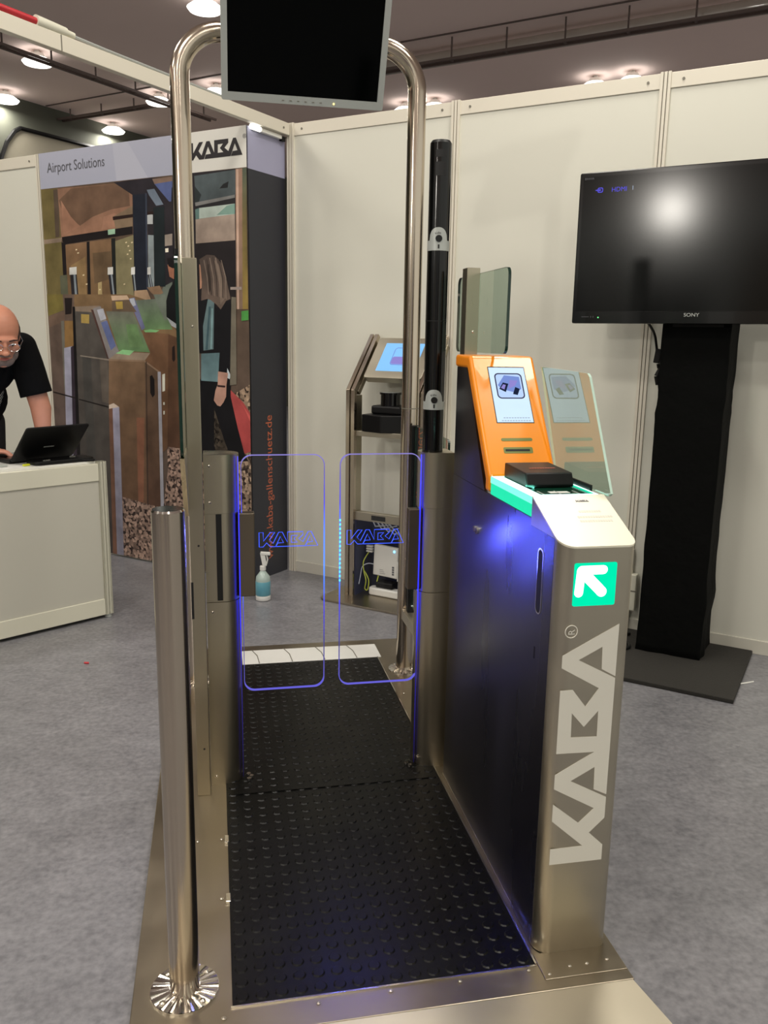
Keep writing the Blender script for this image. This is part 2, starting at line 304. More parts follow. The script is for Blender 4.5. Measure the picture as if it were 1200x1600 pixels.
PRINT=[(0,(114,102,64),(118,106,68),[(-1.669,2.26),(-1.499,2.258),(-1.494,1.542),(-1.688,1.542)]),
(0,(90,76,64),None,[(-1.542,2.251),(-1.493,2.255),(-1.508,1.976),(-1.547,1.972)]),
(0,(147,128,111),None,[(-1.673,1.962),(-1.489,1.97),(-1.495,1.944),(-1.667,1.937)]),
(0,(135,103,84),(161,121,98),[(-1.504,2.256),(-0.871,2.248),(-0.886,2.004),(-1.493,1.965)]),
(0,(112,87,70),None,[(-1.499,2.187),(-1.385,2.248),(-1.002,2.248),(-0.903,2.199),(-0.901,2.12),(-1.056,2.109),(-1.21,2.077),(-1.323,2.031),(-1.414,2.088),(-1.475,2.133)]),
(0,(165,123,100),None,[(-1.478,2.186),(-1.398,2.087),(-1.324,2.026),(-1.472,1.985)]),
(0,(169,127,104),None,[(-1.119,2.072),(-1.028,2.087),(-0.955,2.063),(-0.959,2.011),(-1.139,2.001)]),
(0,(42,38,44),None,[(-1.024,2.257),(-0.722,2.26),(-0.539,2.246),(-0.548,2.041),(-0.641,2.085),(-0.765,2.112),(-0.876,2.178)]),
(0,(136,113,99),None,[(-0.718,2.253),(-0.538,2.255),(-0.539,2.232),(-0.703,2.225)]),
(0,(89,102,149),None,[(-0.703,2.225),(-0.546,2.232),(-0.541,2.127),(-0.592,2.121)]),
(0,(31,31,39),None,[(-0.574,2.196),(-0.551,2.209),(-0.549,2.099),(-0.583,2.101)]),
(0,(115,128,143),None,[(-0.763,2.198),(-0.705,2.2),(-0.64,2.112),(-0.695,2.108),(-0.748,2.169)]),
(0,(45,42,46),None,[(-0.765,2.112),(-0.641,2.085),(-0.634,1.948),(-0.727,1.912),(-0.769,1.914)]),
(0,(186,190,190),None,[(-0.768,2.068),(-0.723,2.062),(-0.726,2.011),(-0.768,2.013)]),
(0,(141,152,155),None,[(-0.767,1.954),(-0.723,1.95),(-0.733,1.662),(-0.78,1.662)]),
(0,(44,40,45),None,[(-0.632,2.123),(-0.524,2.126),(-0.544,1.649),(-0.648,1.65)]),
(0,(164,152,140),None,[(-0.641,1.948),(-0.558,1.954),(-0.561,1.891),(-0.641,1.887)]),
(0,(243,235,215),None,[(-0.638,1.874),(-0.613,1.876),(-0.614,1.854),(-0.637,1.853)]),
(0,(110,119,109),None,[(-0.662,1.665),(-0.542,1.708),(-0.549,1.543),(-0.739,1.544)]),
(0,(137,129,97),None,[(-1.054,1.926),(-0.881,1.959),(-0.895,1.602),(-1.047,1.572)]),
(0,(136,116,94),None,[(-1.041,2.068),(-0.879,2.119),(-0.886,2.007),(-1.02,1.986)]),
(0,(44,29,26),None,[(-1.044,2.068),(-0.882,2.074),(-0.711,2.081),(-0.712,2.065),(-1.042,2.048)]),
(0,(30,25,26),None,[(-1.489,1.973),(-0.886,2.007),(-0.888,1.964),(-1.477,1.928)]),
(0,(163,201,171),None,[(-1.089,1.997),(-1.028,2.0),(-1.03,1.971),(-1.088,1.968)]),
(0,(33,28,30),None,[(-1.495,1.944),(-1.457,1.929),(-1.467,1.547),(-1.5,1.547)]),
(0,(135,106,79),(115,92,65),[(-1.461,1.926),(-1.052,1.946),(-1.072,1.545),(-1.467,1.547)]),
(0,(150,123,86),None,[(-1.423,1.802),(-1.29,1.851),(-1.298,1.546),(-1.428,1.547)]),
(0,(184,163,117),None,[(-1.191,1.722),(-1.16,1.721),(-1.164,1.551),(-1.203,1.551)]),
(0,(108,88,66),None,[(-1.226,1.87),(-1.072,1.875),(-1.075,1.719),(-1.224,1.69)]),
(0,(30,27,28),None,[(-1.273,1.935),(-1.248,1.937),(-1.263,1.546),(-1.292,1.546)]),
(0,(34,36,34),None,[(-1.064,1.947),(-1.031,1.947),(-1.042,1.603),(-1.073,1.604)]),
(0,(233,215,176),None,[(-1.374,1.896),(-1.36,1.899),(-1.359,1.891),(-1.373,1.89)]),
(0,(233,215,176),None,[(-1.36,1.877),(-1.345,1.879),(-1.344,1.872),(-1.359,1.87)]),
(0,(233,215,176),None,[(-1.405,1.726),(-1.39,1.729),(-1.389,1.721),(-1.404,1.719)]),
(0,(233,215,176),None,[(-1.323,1.746),(-1.308,1.749),(-1.307,1.741),(-1.322,1.739)]),
(0,(233,215,176),None,[(-1.3,1.692),(-1.285,1.695),(-1.284,1.687),(-1.299,1.685)]),
(0,(233,215,176),None,[(-0.95,1.921),(-0.936,1.924),(-0.935,1.917),(-0.949,1.915)]),
(0,(233,215,176),None,[(-0.933,1.901),(-0.92,1.903),(-0.919,1.896),(-0.932,1.894)]),
(0,(233,215,176),None,[(-0.923,1.875),(-0.91,1.877),(-0.909,1.87),(-0.922,1.869)]),
(0,(233,215,176),None,[(-0.942,1.855),(-0.929,1.858),(-0.928,1.85),(-0.941,1.849)]),
(0,(233,215,176),None,[(-0.919,1.829),(-0.905,1.831),(-0.904,1.824),(-0.918,1.823)]),
(0,(233,215,176),None,[(-0.903,1.92),(-0.89,1.922),(-0.888,1.915),(-0.902,1.913)]),
(0,(233,215,176),None,[(-1.187,1.658),(-1.173,1.661),(-1.172,1.653),(-1.186,1.652)]),
(0,(233,215,176),None,[(-1.174,1.626),(-1.16,1.629),(-1.159,1.621),(-1.173,1.62)]),
(0,(233,215,176),None,[(-1.199,1.605),(-1.185,1.608),(-1.184,1.6),(-1.198,1.598)]),
(0,(233,215,176),None,[(-1.44,1.596),(-1.425,1.599),(-1.424,1.592),(-1.439,1.59)]),
(0,(233,215,176),None,[(-0.979,1.686),(-0.966,1.689),(-0.965,1.682),(-0.978,1.68)]),
(0,(31,36,48),None,[(-0.876,2.178),(-0.762,2.18),(-0.785,1.647),(-0.89,1.648)]),
(0,(60,67,82),None,[(-0.776,2.181),(-0.762,2.18),(-0.782,1.647),(-0.794,1.647)]),
(0,(29,38,41),None,[(-0.717,2.099),(-0.633,2.104),(-0.645,1.665),(-0.73,1.667)]),
(0,(46,44,49),None,[(-1.433,1.75),(-1.375,1.751),(-1.366,1.547),(-1.428,1.547)]),
(0,(142,152,159),None,[(-1.404,1.75),(-1.385,1.751),(-1.379,1.547),(-1.398,1.547)]),
(0,(222,222,217),None,[(-1.436,1.791),(-1.372,1.794),(-1.375,1.749),(-1.44,1.748)]),
(0,(46,44,49),None,[(-1.101,1.743),(-1.061,1.744),(-1.046,1.614),(-1.089,1.614)]),
(0,(142,152,159),None,[(-1.082,1.742),(-1.068,1.744),(-1.056,1.614),(-1.07,1.614)]),
(0,(222,222,217),None,[(-1.104,1.783),(-1.059,1.785),(-1.062,1.742),(-1.107,1.741)]),
(0,(46,44,49),None,[(-0.908,1.738),(-0.881,1.74),(-0.866,1.602),(-0.895,1.602)]),
(0,(142,152,159),None,[(-0.896,1.738),(-0.886,1.74),(-0.874,1.602),(-0.884,1.602)]),
(0,(222,222,217),None,[(-0.911,1.777),(-0.879,1.781),(-0.882,1.738),(-0.914,1.736)]),
(0,(46,44,49),None,[(-0.777,1.735),(-0.757,1.737),(-0.739,1.646),(-0.762,1.647)]),
(0,(142,152,159),None,[(-0.769,1.735),(-0.761,1.737),(-0.746,1.646),(-0.754,1.647)]),
(0,(222,222,217),None,[(-0.781,1.774),(-0.755,1.777),(-0.757,1.735),(-0.783,1.734)]),
(0,(97,99,80),None,[(-1.526,1.745),(-1.46,1.749),(-1.461,1.547),(-1.527,1.547)]),
(0,(172,150,125),None,[(-1.083,1.604),(-0.954,1.613),(-0.913,1.55),(-1.079,1.551)]),
(0,(179,150,121),None,[(-0.893,1.645),(-0.791,1.65),(-0.738,1.549),(-0.897,1.581)]),
(0,(145,118,93),None,[(-0.79,1.662),(-0.69,1.671),(-0.663,1.63),(-0.721,1.611),(-0.756,1.631)]),
(0,(40,36,40),None,[(-0.565,2.262),(-0.043,2.258),(-0.057,1.537),(-0.598,1.539)]),
(0,(87,98,101),(71,80,83),[(-0.406,2.245),(-0.118,2.255),(-0.121,2.128),(-0.282,2.111),(-0.399,2.099)]),
(0,(41,48,49),None,[(-0.406,2.194),(-0.358,2.144),(-0.386,2.094),(-0.409,2.095)]),
(0,(28,30,32),None,[(-0.204,2.189),(-0.166,2.2),(-0.173,2.168),(-0.23,2.168)]),
(0,(128,128,126),None,[(-0.405,2.107),(-0.125,2.13),(-0.125,2.115),(-0.402,2.088)]),
(0,(36,35,38),None,[(-0.402,2.088),(-0.125,2.115),(-0.126,2.081),(-0.403,2.069)]),
(0,(95,124,119),None,[(-0.405,2.071),(-0.376,2.077),(-0.378,2.021),(-0.404,2.019)]),
(0,(179,193,184),None,[(-0.376,2.077),(-0.126,2.085),(-0.127,2.032),(-0.378,2.021)]),
(0,(123,155,143),None,[(-0.253,2.034),(-0.182,2.077),(-0.126,2.085),(-0.127,2.032)]),
(0,(169,152,139),(157,140,127),[(-0.404,2.019),(-0.127,2.032),(-0.128,1.898),(-0.407,1.892)]),
(0,(36,31,33),None,[(-0.407,1.892),(-0.128,1.898),(-0.133,1.537),(-0.417,1.538)]),
(0,(163,129,110),(136,112,94),[(-0.118,2.257),(-0.069,2.258),(-0.082,1.537),(-0.13,1.537)]),
(0,(201,171,152),None,[(-0.113,2.257),(-0.098,2.256),(-0.11,1.537),(-0.123,1.537)]),
(0,(84,94,79),(124,110,68),[(-0.072,2.258),(-0.043,2.258),(-0.048,1.977),(-0.078,1.979)]),
(0,(124,110,68),(153,130,69),[(-0.078,1.979),(-0.048,1.977),(-0.047,1.537),(-0.085,1.537)]),
(0,(174,160,152),None,[(-0.168,1.655),(-0.09,1.655),(-0.09,1.64),(-0.168,1.641)]),
(0,(109,92,81),(86,75,73),[(-1.673,1.634),(-1.398,1.631),(-1.482,-0.187),(-1.744,-0.228)]),
(0,(122,111,61),None,[(-1.659,1.634),(-1.51,1.632),(-1.508,1.536),(-1.661,1.498)]),
(0,(118,97,83),None,[(-1.661,1.498),(-1.503,1.53),(-1.504,1.471),(-1.659,1.427)]),
(0,(119,116,105),None,[(-1.54,1.471),(-1.514,1.471),(-1.522,1.021),(-1.547,1.02)]),
(0,(143,111,69),None,[(-1.508,1.471),(-1.418,1.471),(-1.427,1.321),(-1.519,1.303)]),
(0,(169,169,188),(141,139,156),[(-1.526,1.303),(-1.453,1.315),(-1.507,-0.191),(-1.603,-0.206)]),
(0,(58,49,59),None,[(-1.464,1.309),(-1.427,1.321),(-1.478,-0.186),(-1.537,-0.195)]),
(0,(39,32,31),None,[(-1.666,1.028),(-1.403,0.991),(-1.404,0.982),(-1.667,1.019)]),
(0,(129,104,75),None,[(-1.406,1.631),(-0.932,1.625),(-0.682,1.563),(-0.554,1.395),(-0.562,1.206),(-0.808,1.291),(-1.44,1.223)]),
(0,(37,30,30),None,[(-1.495,1.61),(-1.424,1.61),(-1.44,1.514),(-1.496,1.509)]),
(0,(26,23,24),None,[(-1.428,1.557),(-1.397,1.557),(-1.461,-0.183),(-1.495,-0.189)]),
(0,(119,88,65),(107,79,58),[(-0.83,1.411),(-0.635,1.399),(-0.666,0.736),(-0.718,0.7),(-0.795,1.012),(-0.841,1.218)]),
(0,(101,73,54),(88,63,48),[(-0.635,1.399),(-0.555,1.375),(-0.534,0.736),(-0.673,0.736)]),
(0,(112,121,109),(109,141,96),[(-0.905,1.59),(-0.694,1.598),(-0.6,1.425),(-0.832,1.423)]),
(0,(115,118,153),None,[(-0.941,1.6),(-0.893,1.607),(-0.817,1.433),(-0.844,1.417)]),
(0,(177,182,191),None,[(-0.933,1.6),(-0.897,1.603),(-0.884,1.562),(-0.919,1.554)]),
(0,(201,174,147),None,[(-1.086,1.619),(-0.954,1.62),(-0.934,1.595),(-1.08,1.591)]),
(0,(109,92,75),None,[(-1.08,1.591),(-0.941,1.595),(-0.88,1.524),(-1.085,1.524)]),
(0,(184,157,81),None,[(-1.051,1.584),(-0.992,1.585),(-0.992,1.542),(-1.045,1.541)]),
(0,(133,192,128),None,[(-0.83,1.418),(-0.773,1.425),(-0.703,1.419),(-0.731,1.408),(-0.816,1.407)]),
(0,(116,125,113),None,[(-0.741,1.623),(-0.652,1.622),(-0.589,1.513),(-0.659,1.474)]),
(0,(38,27,25),None,[(-0.608,1.325),(-0.589,1.335),(-0.587,1.255),(-0.601,1.24),(-0.612,1.255)]),
(0,(91,86,81),(69,64,61),[(-1.406,1.535),(-1.247,1.535),(-1.131,1.244),(-1.11,-0.012),(-1.451,-0.061)]),
(0,(76,74,71),None,[(-1.366,1.257),(-1.287,1.254),(-1.289,0.61),(-1.369,0.603)]),
(0,(100,92,84),None,[(-1.211,1.245),(-1.142,1.246),(-1.145,0.973),(-1.207,0.979)]),
(0,(148,138,126),None,[(-1.381,1.262),(-1.131,1.244),(-1.132,1.235),(-1.382,1.255)]),
(0,(37,32,31),None,[(-1.416,0.99),(-1.147,0.954),(-1.147,0.945),(-1.417,0.982)]),
(0,(186,159,90),None,[(-1.353,1.512),(-1.282,1.509),(-1.286,1.455),(-1.356,1.459)]),
(0,(143,126,109),None,[(-1.405,1.557),(-1.184,1.562),(-1.196,1.526),(-1.267,1.524),(-1.404,1.529)]),
(0,(85,61,56),None,[(-1.265,1.54),(-1.223,1.535),(-1.126,1.247),(-1.142,1.243)]),
(0,(141,136,135),None,[(-1.247,1.545),(-1.179,1.558),(-1.038,1.286),(-1.131,1.246)]),
(0,(183,186,197),None,[(-1.212,1.537),(-1.158,1.545),(-1.135,1.485),(-1.186,1.472)]),
(0,(102,114,159),None,[(-1.183,1.462),(-1.13,1.474),(-1.065,1.325),(-1.108,1.297)]),
(0,(121,121,109),(105,141,94),[(-1.137,1.529),(-0.906,1.524),(-0.784,1.291),(-1.043,1.298)]),
(0,(111,143,96),None,[(-0.972,1.452),(-0.885,1.453),(-0.835,1.321),(-0.951,1.319)]),
(0,(157,140,121),None,[(-1.131,1.244),(-1.041,1.291),(-0.784,1.287),(-0.831,1.241)]),
(0,(143,199,140),None,[(-1.01,1.303),(-0.911,1.299),(-0.954,1.271),(-1.069,1.279)]),
(0,(127,102,79),(107,81,62),[(-1.131,1.241),(-0.831,1.241),(-0.862,0.361),(-1.085,0.381),(-1.151,0.951)]),
(0,(104,84,67),(94,69,55),[(-0.831,1.241),(-0.715,1.181),(-0.721,0.36),(-0.862,0.361)]),
(0,(145,120,98),None,[(-1.131,1.244),(-0.831,1.245),(-0.712,1.183),(-0.715,1.174),(-0.834,1.235),(-1.132,1.233)]),
(0,(139,95,74),None,[(-0.917,0.9),(-0.852,0.903),(-0.888,0.369),(-0.933,0.37)]),
(0,(68,54,46),None,[(-0.822,1.239),(-0.814,1.237),(-0.847,0.363),(-0.857,0.361)]),
(0,(29,24,24),None,[(-0.793,1.152),(-0.775,1.16),(-0.757,1.133),(-0.759,1.045),(-0.777,1.027),(-0.795,1.054)]),
(0,(171,171,181),None,[(-0.729,1.18),(-0.704,1.181),(-0.718,0.361),(-0.745,0.358)]),
(0,(225,225,210),None,[(-0.693,1.166),(-0.671,1.172),(-0.676,1.071),(-0.697,1.065)]),
(0,(225,225,210),None,[(-0.693,1.004),(-0.682,1.005),(-0.682,0.988),(-0.694,0.988)]),
(0,(225,225,210),None,[(-0.695,0.952),(-0.684,0.953),(-0.685,0.932),(-0.696,0.931)]),
(1,(147,127,115),None,[(-0.673,0.741),(-0.527,0.737),(-0.559,-0.042),(-1.102,-0.127),(-1.069,0.394),(-0.724,0.36),(-0.676,0.597)]),
(1,(147,130,111),None,[(-0.327,0.987),(-0.04,1.134),(-0.038,0.191),(-0.536,0.121),(-0.513,0.707),(-0.334,0.766)]),
(1,(59,54,47),None,[(-0.327,0.987),(-0.188,0.952),(-0.165,0.735),(-0.336,0.721)]),
(0,(173,171,192),(141,139,154),[(-1.151,0.951),(-1.06,0.956),(-1.083,-0.124),(-1.179,-0.139)]),
(0,(123,89,72),None,[(-1.151,0.951),(-1.118,0.953),(-1.144,-0.134),(-1.182,-0.14)]),
(0,(213,196,179),None,[(-1.148,0.964),(-1.107,0.977),(-1.06,0.956),(-1.149,0.94)]),
(0,(168,114,90),None,[(-0.622,1.785),(-0.567,1.796),(-0.571,1.702),(-0.61,1.719)]),
(0,(26,22,24),None,[(-0.624,1.819),(-0.566,1.825),(-0.56,1.765),(-0.586,1.765),(-0.615,1.777)]),
(0,(18,20,23),None,[(-0.57,1.802),(-0.468,1.835),(-0.516,0.627),(-0.558,0.623),(-0.555,1.306),(-0.563,1.446),(-0.607,1.457),(-0.643,1.495),(-0.641,1.586),(-0.615,1.65),(-0.577,1.692)]),
(0,(177,182,185),None,[(-0.643,1.495),(-0.562,1.452),(-0.566,1.43),(-0.608,1.446)]),
(0,(183,82,81),(168,70,70),[(-0.2,1.112),(-0.09,1.032),(-0.039,0.971),(-0.041,0.762),(-0.096,0.741),(-0.136,0.803),(-0.164,0.899)]),
(0,(210,99,95),None,[(-0.186,1.102),(-0.09,1.011),(-0.044,0.928),(-0.044,0.96),(-0.13,1.051)]),
(0,(18,18,22),None,[(-0.495,1.155),(-0.266,1.141),(-0.179,1.171),(-0.179,1.059),(-0.134,0.89),(-0.09,0.752),(-0.061,0.706),(-0.177,0.69),(-0.231,0.807),(-0.302,0.989),(-0.311,0.679),(-0.515,0.661)]),
(0,(20,20,24),None,[(-0.392,1.584),(-0.308,1.598),(-0.265,1.542),(-0.237,1.564),(-0.169,1.584),(-0.146,1.5),(-0.16,1.376),(-0.184,1.189),(-0.262,1.197),(-0.253,1.299),(-0.489,1.294),(-0.479,1.553)]),
(0,(96,123,129),(110,139,144),[(-0.388,1.293),(-0.253,1.301),(-0.269,1.139),(-0.394,1.141)]),
(0,(99,121,124),None,[(-0.327,1.599),(-0.283,1.587),(-0.297,1.319),(-0.371,1.31),(-0.369,1.447)]),
(0,(66,91,98),None,[(-0.323,1.552),(-0.309,1.552),(-0.339,1.315),(-0.356,1.315)]),
(0,(132,166,169),None,[(-0.303,1.542),(-0.293,1.542),(-0.308,1.321),(-0.319,1.321)]),
(0,(208,220,225),None,[(-0.2,1.218),(-0.176,1.177),(-0.185,1.157),(-0.204,1.165)]),
(0,(190,148,131),None,[(-0.267,1.197),(-0.195,1.191),(-0.208,1.124),(-0.213,1.058),(-0.233,1.025),(-0.256,1.002),(-0.278,1.006),(-0.303,1.034),(-0.289,1.092),(-0.272,1.125)]),
(0,(58,41,41),None,[(-0.275,1.122),(-0.216,1.12),(-0.219,1.109),(-0.275,1.111)]),
(0,(188,141,116),None,[(-0.385,1.781),(-0.363,1.77),(-0.367,1.657),(-0.384,1.646)]),
(0,(82,70,64),(109,94,84),[(-0.384,1.807),(-0.328,1.83),(-0.273,1.824),(-0.22,1.776),(-0.189,1.684),(-0.166,1.592),(-0.198,1.582),(-0.238,1.536),(-0.267,1.562),(-0.308,1.587),(-0.333,1.594),(-0.378,1.584),(-0.369,1.688),(-0.375,1.76)]),
(0,(123,108,96),None,[(-0.274,1.798),(-0.247,1.777),(-0.216,1.664),(-0.209,1.593),(-0.24,1.562),(-0.244,1.665)]),
(0,(64,54,49),None,[(-0.329,1.779),(-0.313,1.779),(-0.306,1.645),(-0.321,1.615)]),
(0,(131,116,104),None,[(-0.354,1.802),(-0.347,1.802),(-0.325,1.707),(-0.318,1.614),(-0.326,1.623),(-0.333,1.708)]),
(0,(68,58,53),None,[(-0.333,1.808),(-0.326,1.808),(-0.303,1.707),(-0.298,1.61),(-0.306,1.618),(-0.311,1.707)]),
(0,(131,116,104),None,[(-0.312,1.813),(-0.305,1.813),(-0.281,1.706),(-0.277,1.606),(-0.285,1.614),(-0.289,1.707)]),
(0,(68,58,53),None,[(-0.291,1.819),(-0.284,1.818),(-0.259,1.706),(-0.257,1.601),(-0.264,1.61),(-0.267,1.706)]),
(0,(131,116,104),None,[(-0.271,1.812),(-0.264,1.812),(-0.237,1.706),(-0.236,1.597),(-0.244,1.605),(-0.245,1.706)]),
(0,(68,58,53),None,[(-0.25,1.805),(-0.244,1.805),(-0.215,1.705),(-0.216,1.593),(-0.224,1.601),(-0.223,1.705)]),
(0,(131,116,104),None,[(-0.23,1.799),(-0.224,1.798),(-0.194,1.705),(-0.195,1.589),(-0.203,1.597),(-0.202,1.705)]),
(0,(82,158,77),None,[(-0.092,1.526),(-0.042,1.531),(-0.043,1.48),(-0.093,1.475)]),
(0,(118,112,98),None,[(-0.16,1.603),(-0.128,1.6),(-0.136,1.13),(-0.183,1.123)])]
# ================================================================== STRUCTURE
def vinyl_floor():
    m=mat('grey_vinyl_floor',(126,126,130),.33,0,var=.10,scale=1.3,rvar=.07)
    nt=m.node_tree; N=nt.nodes; L=nt.links; b=N['Principled BSDF']
    base=[n for n in N if n.type=='MIX'][0]
    tc=[n for n in N if n.type=='TEX_COORD'][0]
    n1=N.new('ShaderNodeTexNoise'); n1.inputs['Scale'].default_value=55; n1.inputs['Detail'].default_value=6; L.new(tc.outputs['Object'],n1.inputs['Vector'])
    mp=N.new('ShaderNodeMapping'); mp.inputs['Scale'].default_value=(3,4.2,1); mp.inputs['Rotation'].default_value=(0,0,.5); L.new(tc.outputs['Object'],mp.inputs[0])
    n2=N.new('ShaderNodeTexNoise'); n2.inputs['Scale'].default_value=3.2; n2.inputs['Detail'].default_value=8; n2.inputs['Roughness'].default_value=.7; L.new(mp.outputs[0],n2.inputs['Vector'])
    ad=N.new('ShaderNodeMath'); ad.operation='MULTIPLY_ADD'; ad.inputs[1].default_value=.5; L.new(n1.outputs['Fac'],ad.inputs[0])
    k=N.new('ShaderNodeMath'); k.operation='MULTIPLY'; k.inputs[1].default_value=.5; L.new(n2.outputs['Fac'],k.inputs[0]); L.new(k.outputs[0],ad.inputs[2])
    cr=N.new('ShaderNodeValToRGB'); cr.color_ramp.elements[0].position=.36; cr.color_ramp.elements[0].color=(.72,.72,.73,1); cr.color_ramp.elements[1].position=.64; cr.color_ramp.elements[1].color=(1.32,1.31,1.30,1)
    L.new(ad.outputs[0],cr.inputs[0])
    mu=N.new('ShaderNodeMix'); mu.data_type='RGBA'; mu.blend_type='MULTIPLY'; mu.inputs['Factor'].default_value=1
    L.new(base.outputs['Result'],mu.inputs['A']); L.new(cr.outputs[0],mu.inputs['B']); L.new(mu.outputs['Result'],b.inputs['Base Color'])
    bp=N.new('ShaderNodeBump'); bp.inputs['Strength'].default_value=.22; bp.inputs['Distance'].default_value=.004
    L.new(n1.outputs['Fac'],bp.inputs['Height']); L.new(bp.outputs[0],b.inputs['Normal'])
    return m
struct('floor',bx(-14,14,-8,22,-.05,0),vinyl_floor())
# ceiling with shallow panel seams
bm=NB(); box(bm,-7.6,9,-18,16,4.55,4.6)
struct('ceiling',bm,CEIL,frame=BOOTH)
bm=NB()
for v in (-4.4,-1.4,1.6,4.6,7.6,10.6): box(bm,-7.55,9,v-.01,v+.01,4.538,4.549)
struct('trim_1',bm,RAILD,frame=BOOTH)
# far hall walls
struct('wall_hall_left',bx(-7.9,-7.6,-12,16,0,4.6),CEILD,frame=BOOTH)
bm=NB()  # unseen stand panels added behind the camera for reflections in the steel
for i,(u,w,h,k) in enumerate([(-11,1.6,3.0,0),(-9.2,1.0,2.5,1),(-8.1,2.0,3.2,2),(-5.8,.6,2.6,3),(-5.0,1.4,2.5,1),(-3.3,.5,3.4,0),(-2.5,1.2,2.4,2),(-1.0,.4,2.8,1),(-.3,1.0,2.5,0),(1.1,.7,3.0,3),(2.1,1.6,2.5,1),(4.0,.5,3.2,0),(4.9,1.3,2.6,2),(6.6,.8,2.5,1),(7.8,1.8,3.0,0),(10,1.2,2.6,3)]): box(bm,u,u+w,-10.6,-10.4,0,h,k)
struct('wall_reflection_panels',bm,[mat('dark_reflection_panel',(30,28,34),.5),mat('white_reflection_panel',(214,210,200),.5),mat('purple_reflection_panel',(92,66,104),.5),mat('tan_reflection_panel',(150,120,84),.5)],frame=BOOTH)
struct('wall_hall_back',bx(-7.9,9,16,16.3,0,4.6),CEIL,frame=BOOTH)
bm=NB()
o=[(8.5,2.0),(8.5,4.16),(4.16,4.16),(4.06,4.10),(3.93,3.94),(3.84,3.75),(3.74,3.5),(3.6,3.0),(3.5,2.0)]
prism(bm,o,lambda y,z:(-7.6,y,z),lambda y,z:(-7.57,y,z))
struct('trim_2',bm,BEIGE,frame=BOOTH)
bm=NB(); tube(bm,[(-7.56,y,z) for y,z in o[1:]],.03,6); struct('trim_3',bm,BLACKM,frame=BOOTH)

# back wall of the stand: panels, header rail, skirting, uprights
T_H=2.54
bm=NB()
for i in range(5): box(bm,i+.018,i+.982,0,.018,.0,2.475)
struct('wall_back',bm,WALLM,frame=BOOTH)
bm=NB()
for i in range(5): box(bm,i+.016,i+.984,-.006,.03,2.476,T_H)
struct('trim_4',bm,RAILM,frame=BOOTH,bevel=.002)
bm=NB()
for i in range(5): box(bm,i+.016,i+.984,-.006,.03,.0,.066)
struct('baseboard_back',bm,SKIRT,frame=BOOTH,bevel=.002)
def upright(bm,u,v,h=T_H+.004,mi=0):
    for a in (-.0165,0,.0165): box(bm,u+a-.0062,u+a+.0062,v-.012,v+.035,0,h,mi)
    box(bm,u-.021,u+.021,v-.004,v+.03,0,h-.004,1)
n=5
for i in range(6):
    bm=NB(); upright(bm,i if i else .0,0)
    struct('trim_%d'%n,bm,[RAILM,RAILG],frame=BOOTH); n+=1
bm=NB()
for i in range(4):
    for a in (.075,.925):
        cyl(bm,(i+a,-.0065,2.508),(i+a,-.009,2.508),.006,10)
struct('trim_11',bm,RAILG,frame=BOOTH)
# front wall of the store room on the left, side wall, with header
bm=NB(); box(bm,-1.655,-.05,-.325,-.305,0,2.46)
for i in range(4): box(bm,-1.70-.98*(i+1)-.02*i,-1.70-.02*i-.98*i,-.325,-.305,0,2.40)
struct('wall_left',bm,WALLM,frame=BOOTH)
bm=NB()
for i in range(4): box(bm,-1.70-1.0*(i+1)+.01,-1.70-1.0*i,-.332,-.298,2.40,2.468)
struct('trim_12',bm,RAILM,frame=BOOTH,bevel=.002)
bm=NB()
for i in range(4): cyl(bm,(-1.70-i-.05,-.333,2.434),(-1.70-i-.05,-.3355,2.434),.006,10)
struct('trim_13',bm,RAILG,frame=BOOTH)
bm=NB(); upright(bm,-1.677,-.318,2.47); struct('trim_14',bm,[RAILM,RAILG],frame=BOOTH)
struct('wall_side',bx(-.062,-.05,-.32,-.01,0,2.46),WALLM,frame=BOOTH)
# fascia beam over the open side
bm=NB(); box(bm,-.035,.0,-5.2,-.015,2.478,T_H); struct('trim_15',bm,RAILM,frame=BOOTH,bevel=.002)
bm=NB(); cyl(bm,(.0005,-.07,2.508),(.003,-.07,2.508),.006,10); box(bm,.0,.0012,-1.535,-1.53,2.479,T_H-.002)
struct('trim_16',bm,RAILG,frame=BOOTH)

# ================================================================== CEILING FIXTURES
def hall_lamp(u,v,lab,first=None):
    if first is None:
        T=Thing('ceiling_lamp',lab,'ceiling lamp',(u,v,4.40),BOOTH,'hall lamps hanging under the ceiling')
        bm=NB(); cyl(bm,(u,v,4.475),(u,v,4.52),.10,28,r1=.07); cyl(bm,(u,v,4.52),(u,v,4.55),.03,12)
        T.part('lamp_housing',bm,WHITEP,smooth=True)
        bm=NB(); cyl(bm,(u,v,4.405),(u,v,4.43),.15,28,r1=.17); cyl(bm,(u,v,4.43),(u,v,4.474),.17,28,r1=.11); T.part('lamp_diffuser',bm,LAMPE,smooth=True)
        return T.o
    r=first.copy(); COL.objects.link(r); r.matrix_world=BOOTH@Matrix.Translation((u,v,4.40)); r['label']=lab
    for ch in list(first.children):
        c2=ch.copy(); COL.objects.link(c2); c2.parent=r
    return r
LL=['white oval hall lamp glowing above the store room poster','small hall lamp close to the brown tray at the upper left','hall lamp seen between the left arch pipe and the crossing trays','hall lamp just left of the grey hanging monitor','hall lamp at the left edge beside the dark hall wall','hall lamp at the very top of the photo, left of the monitor','left one of the two lamp tops peeking over the wall left of the television','right one of the two lamp tops peeking over the wall above the television','left lamp top behind the right leg of the arch','lamp top right of the arch leg, over the wall rail']
first=None
for (u,v),l in zip(LAMPS,LL):
    o=hall_lamp(u,v,l,first); first=first or o
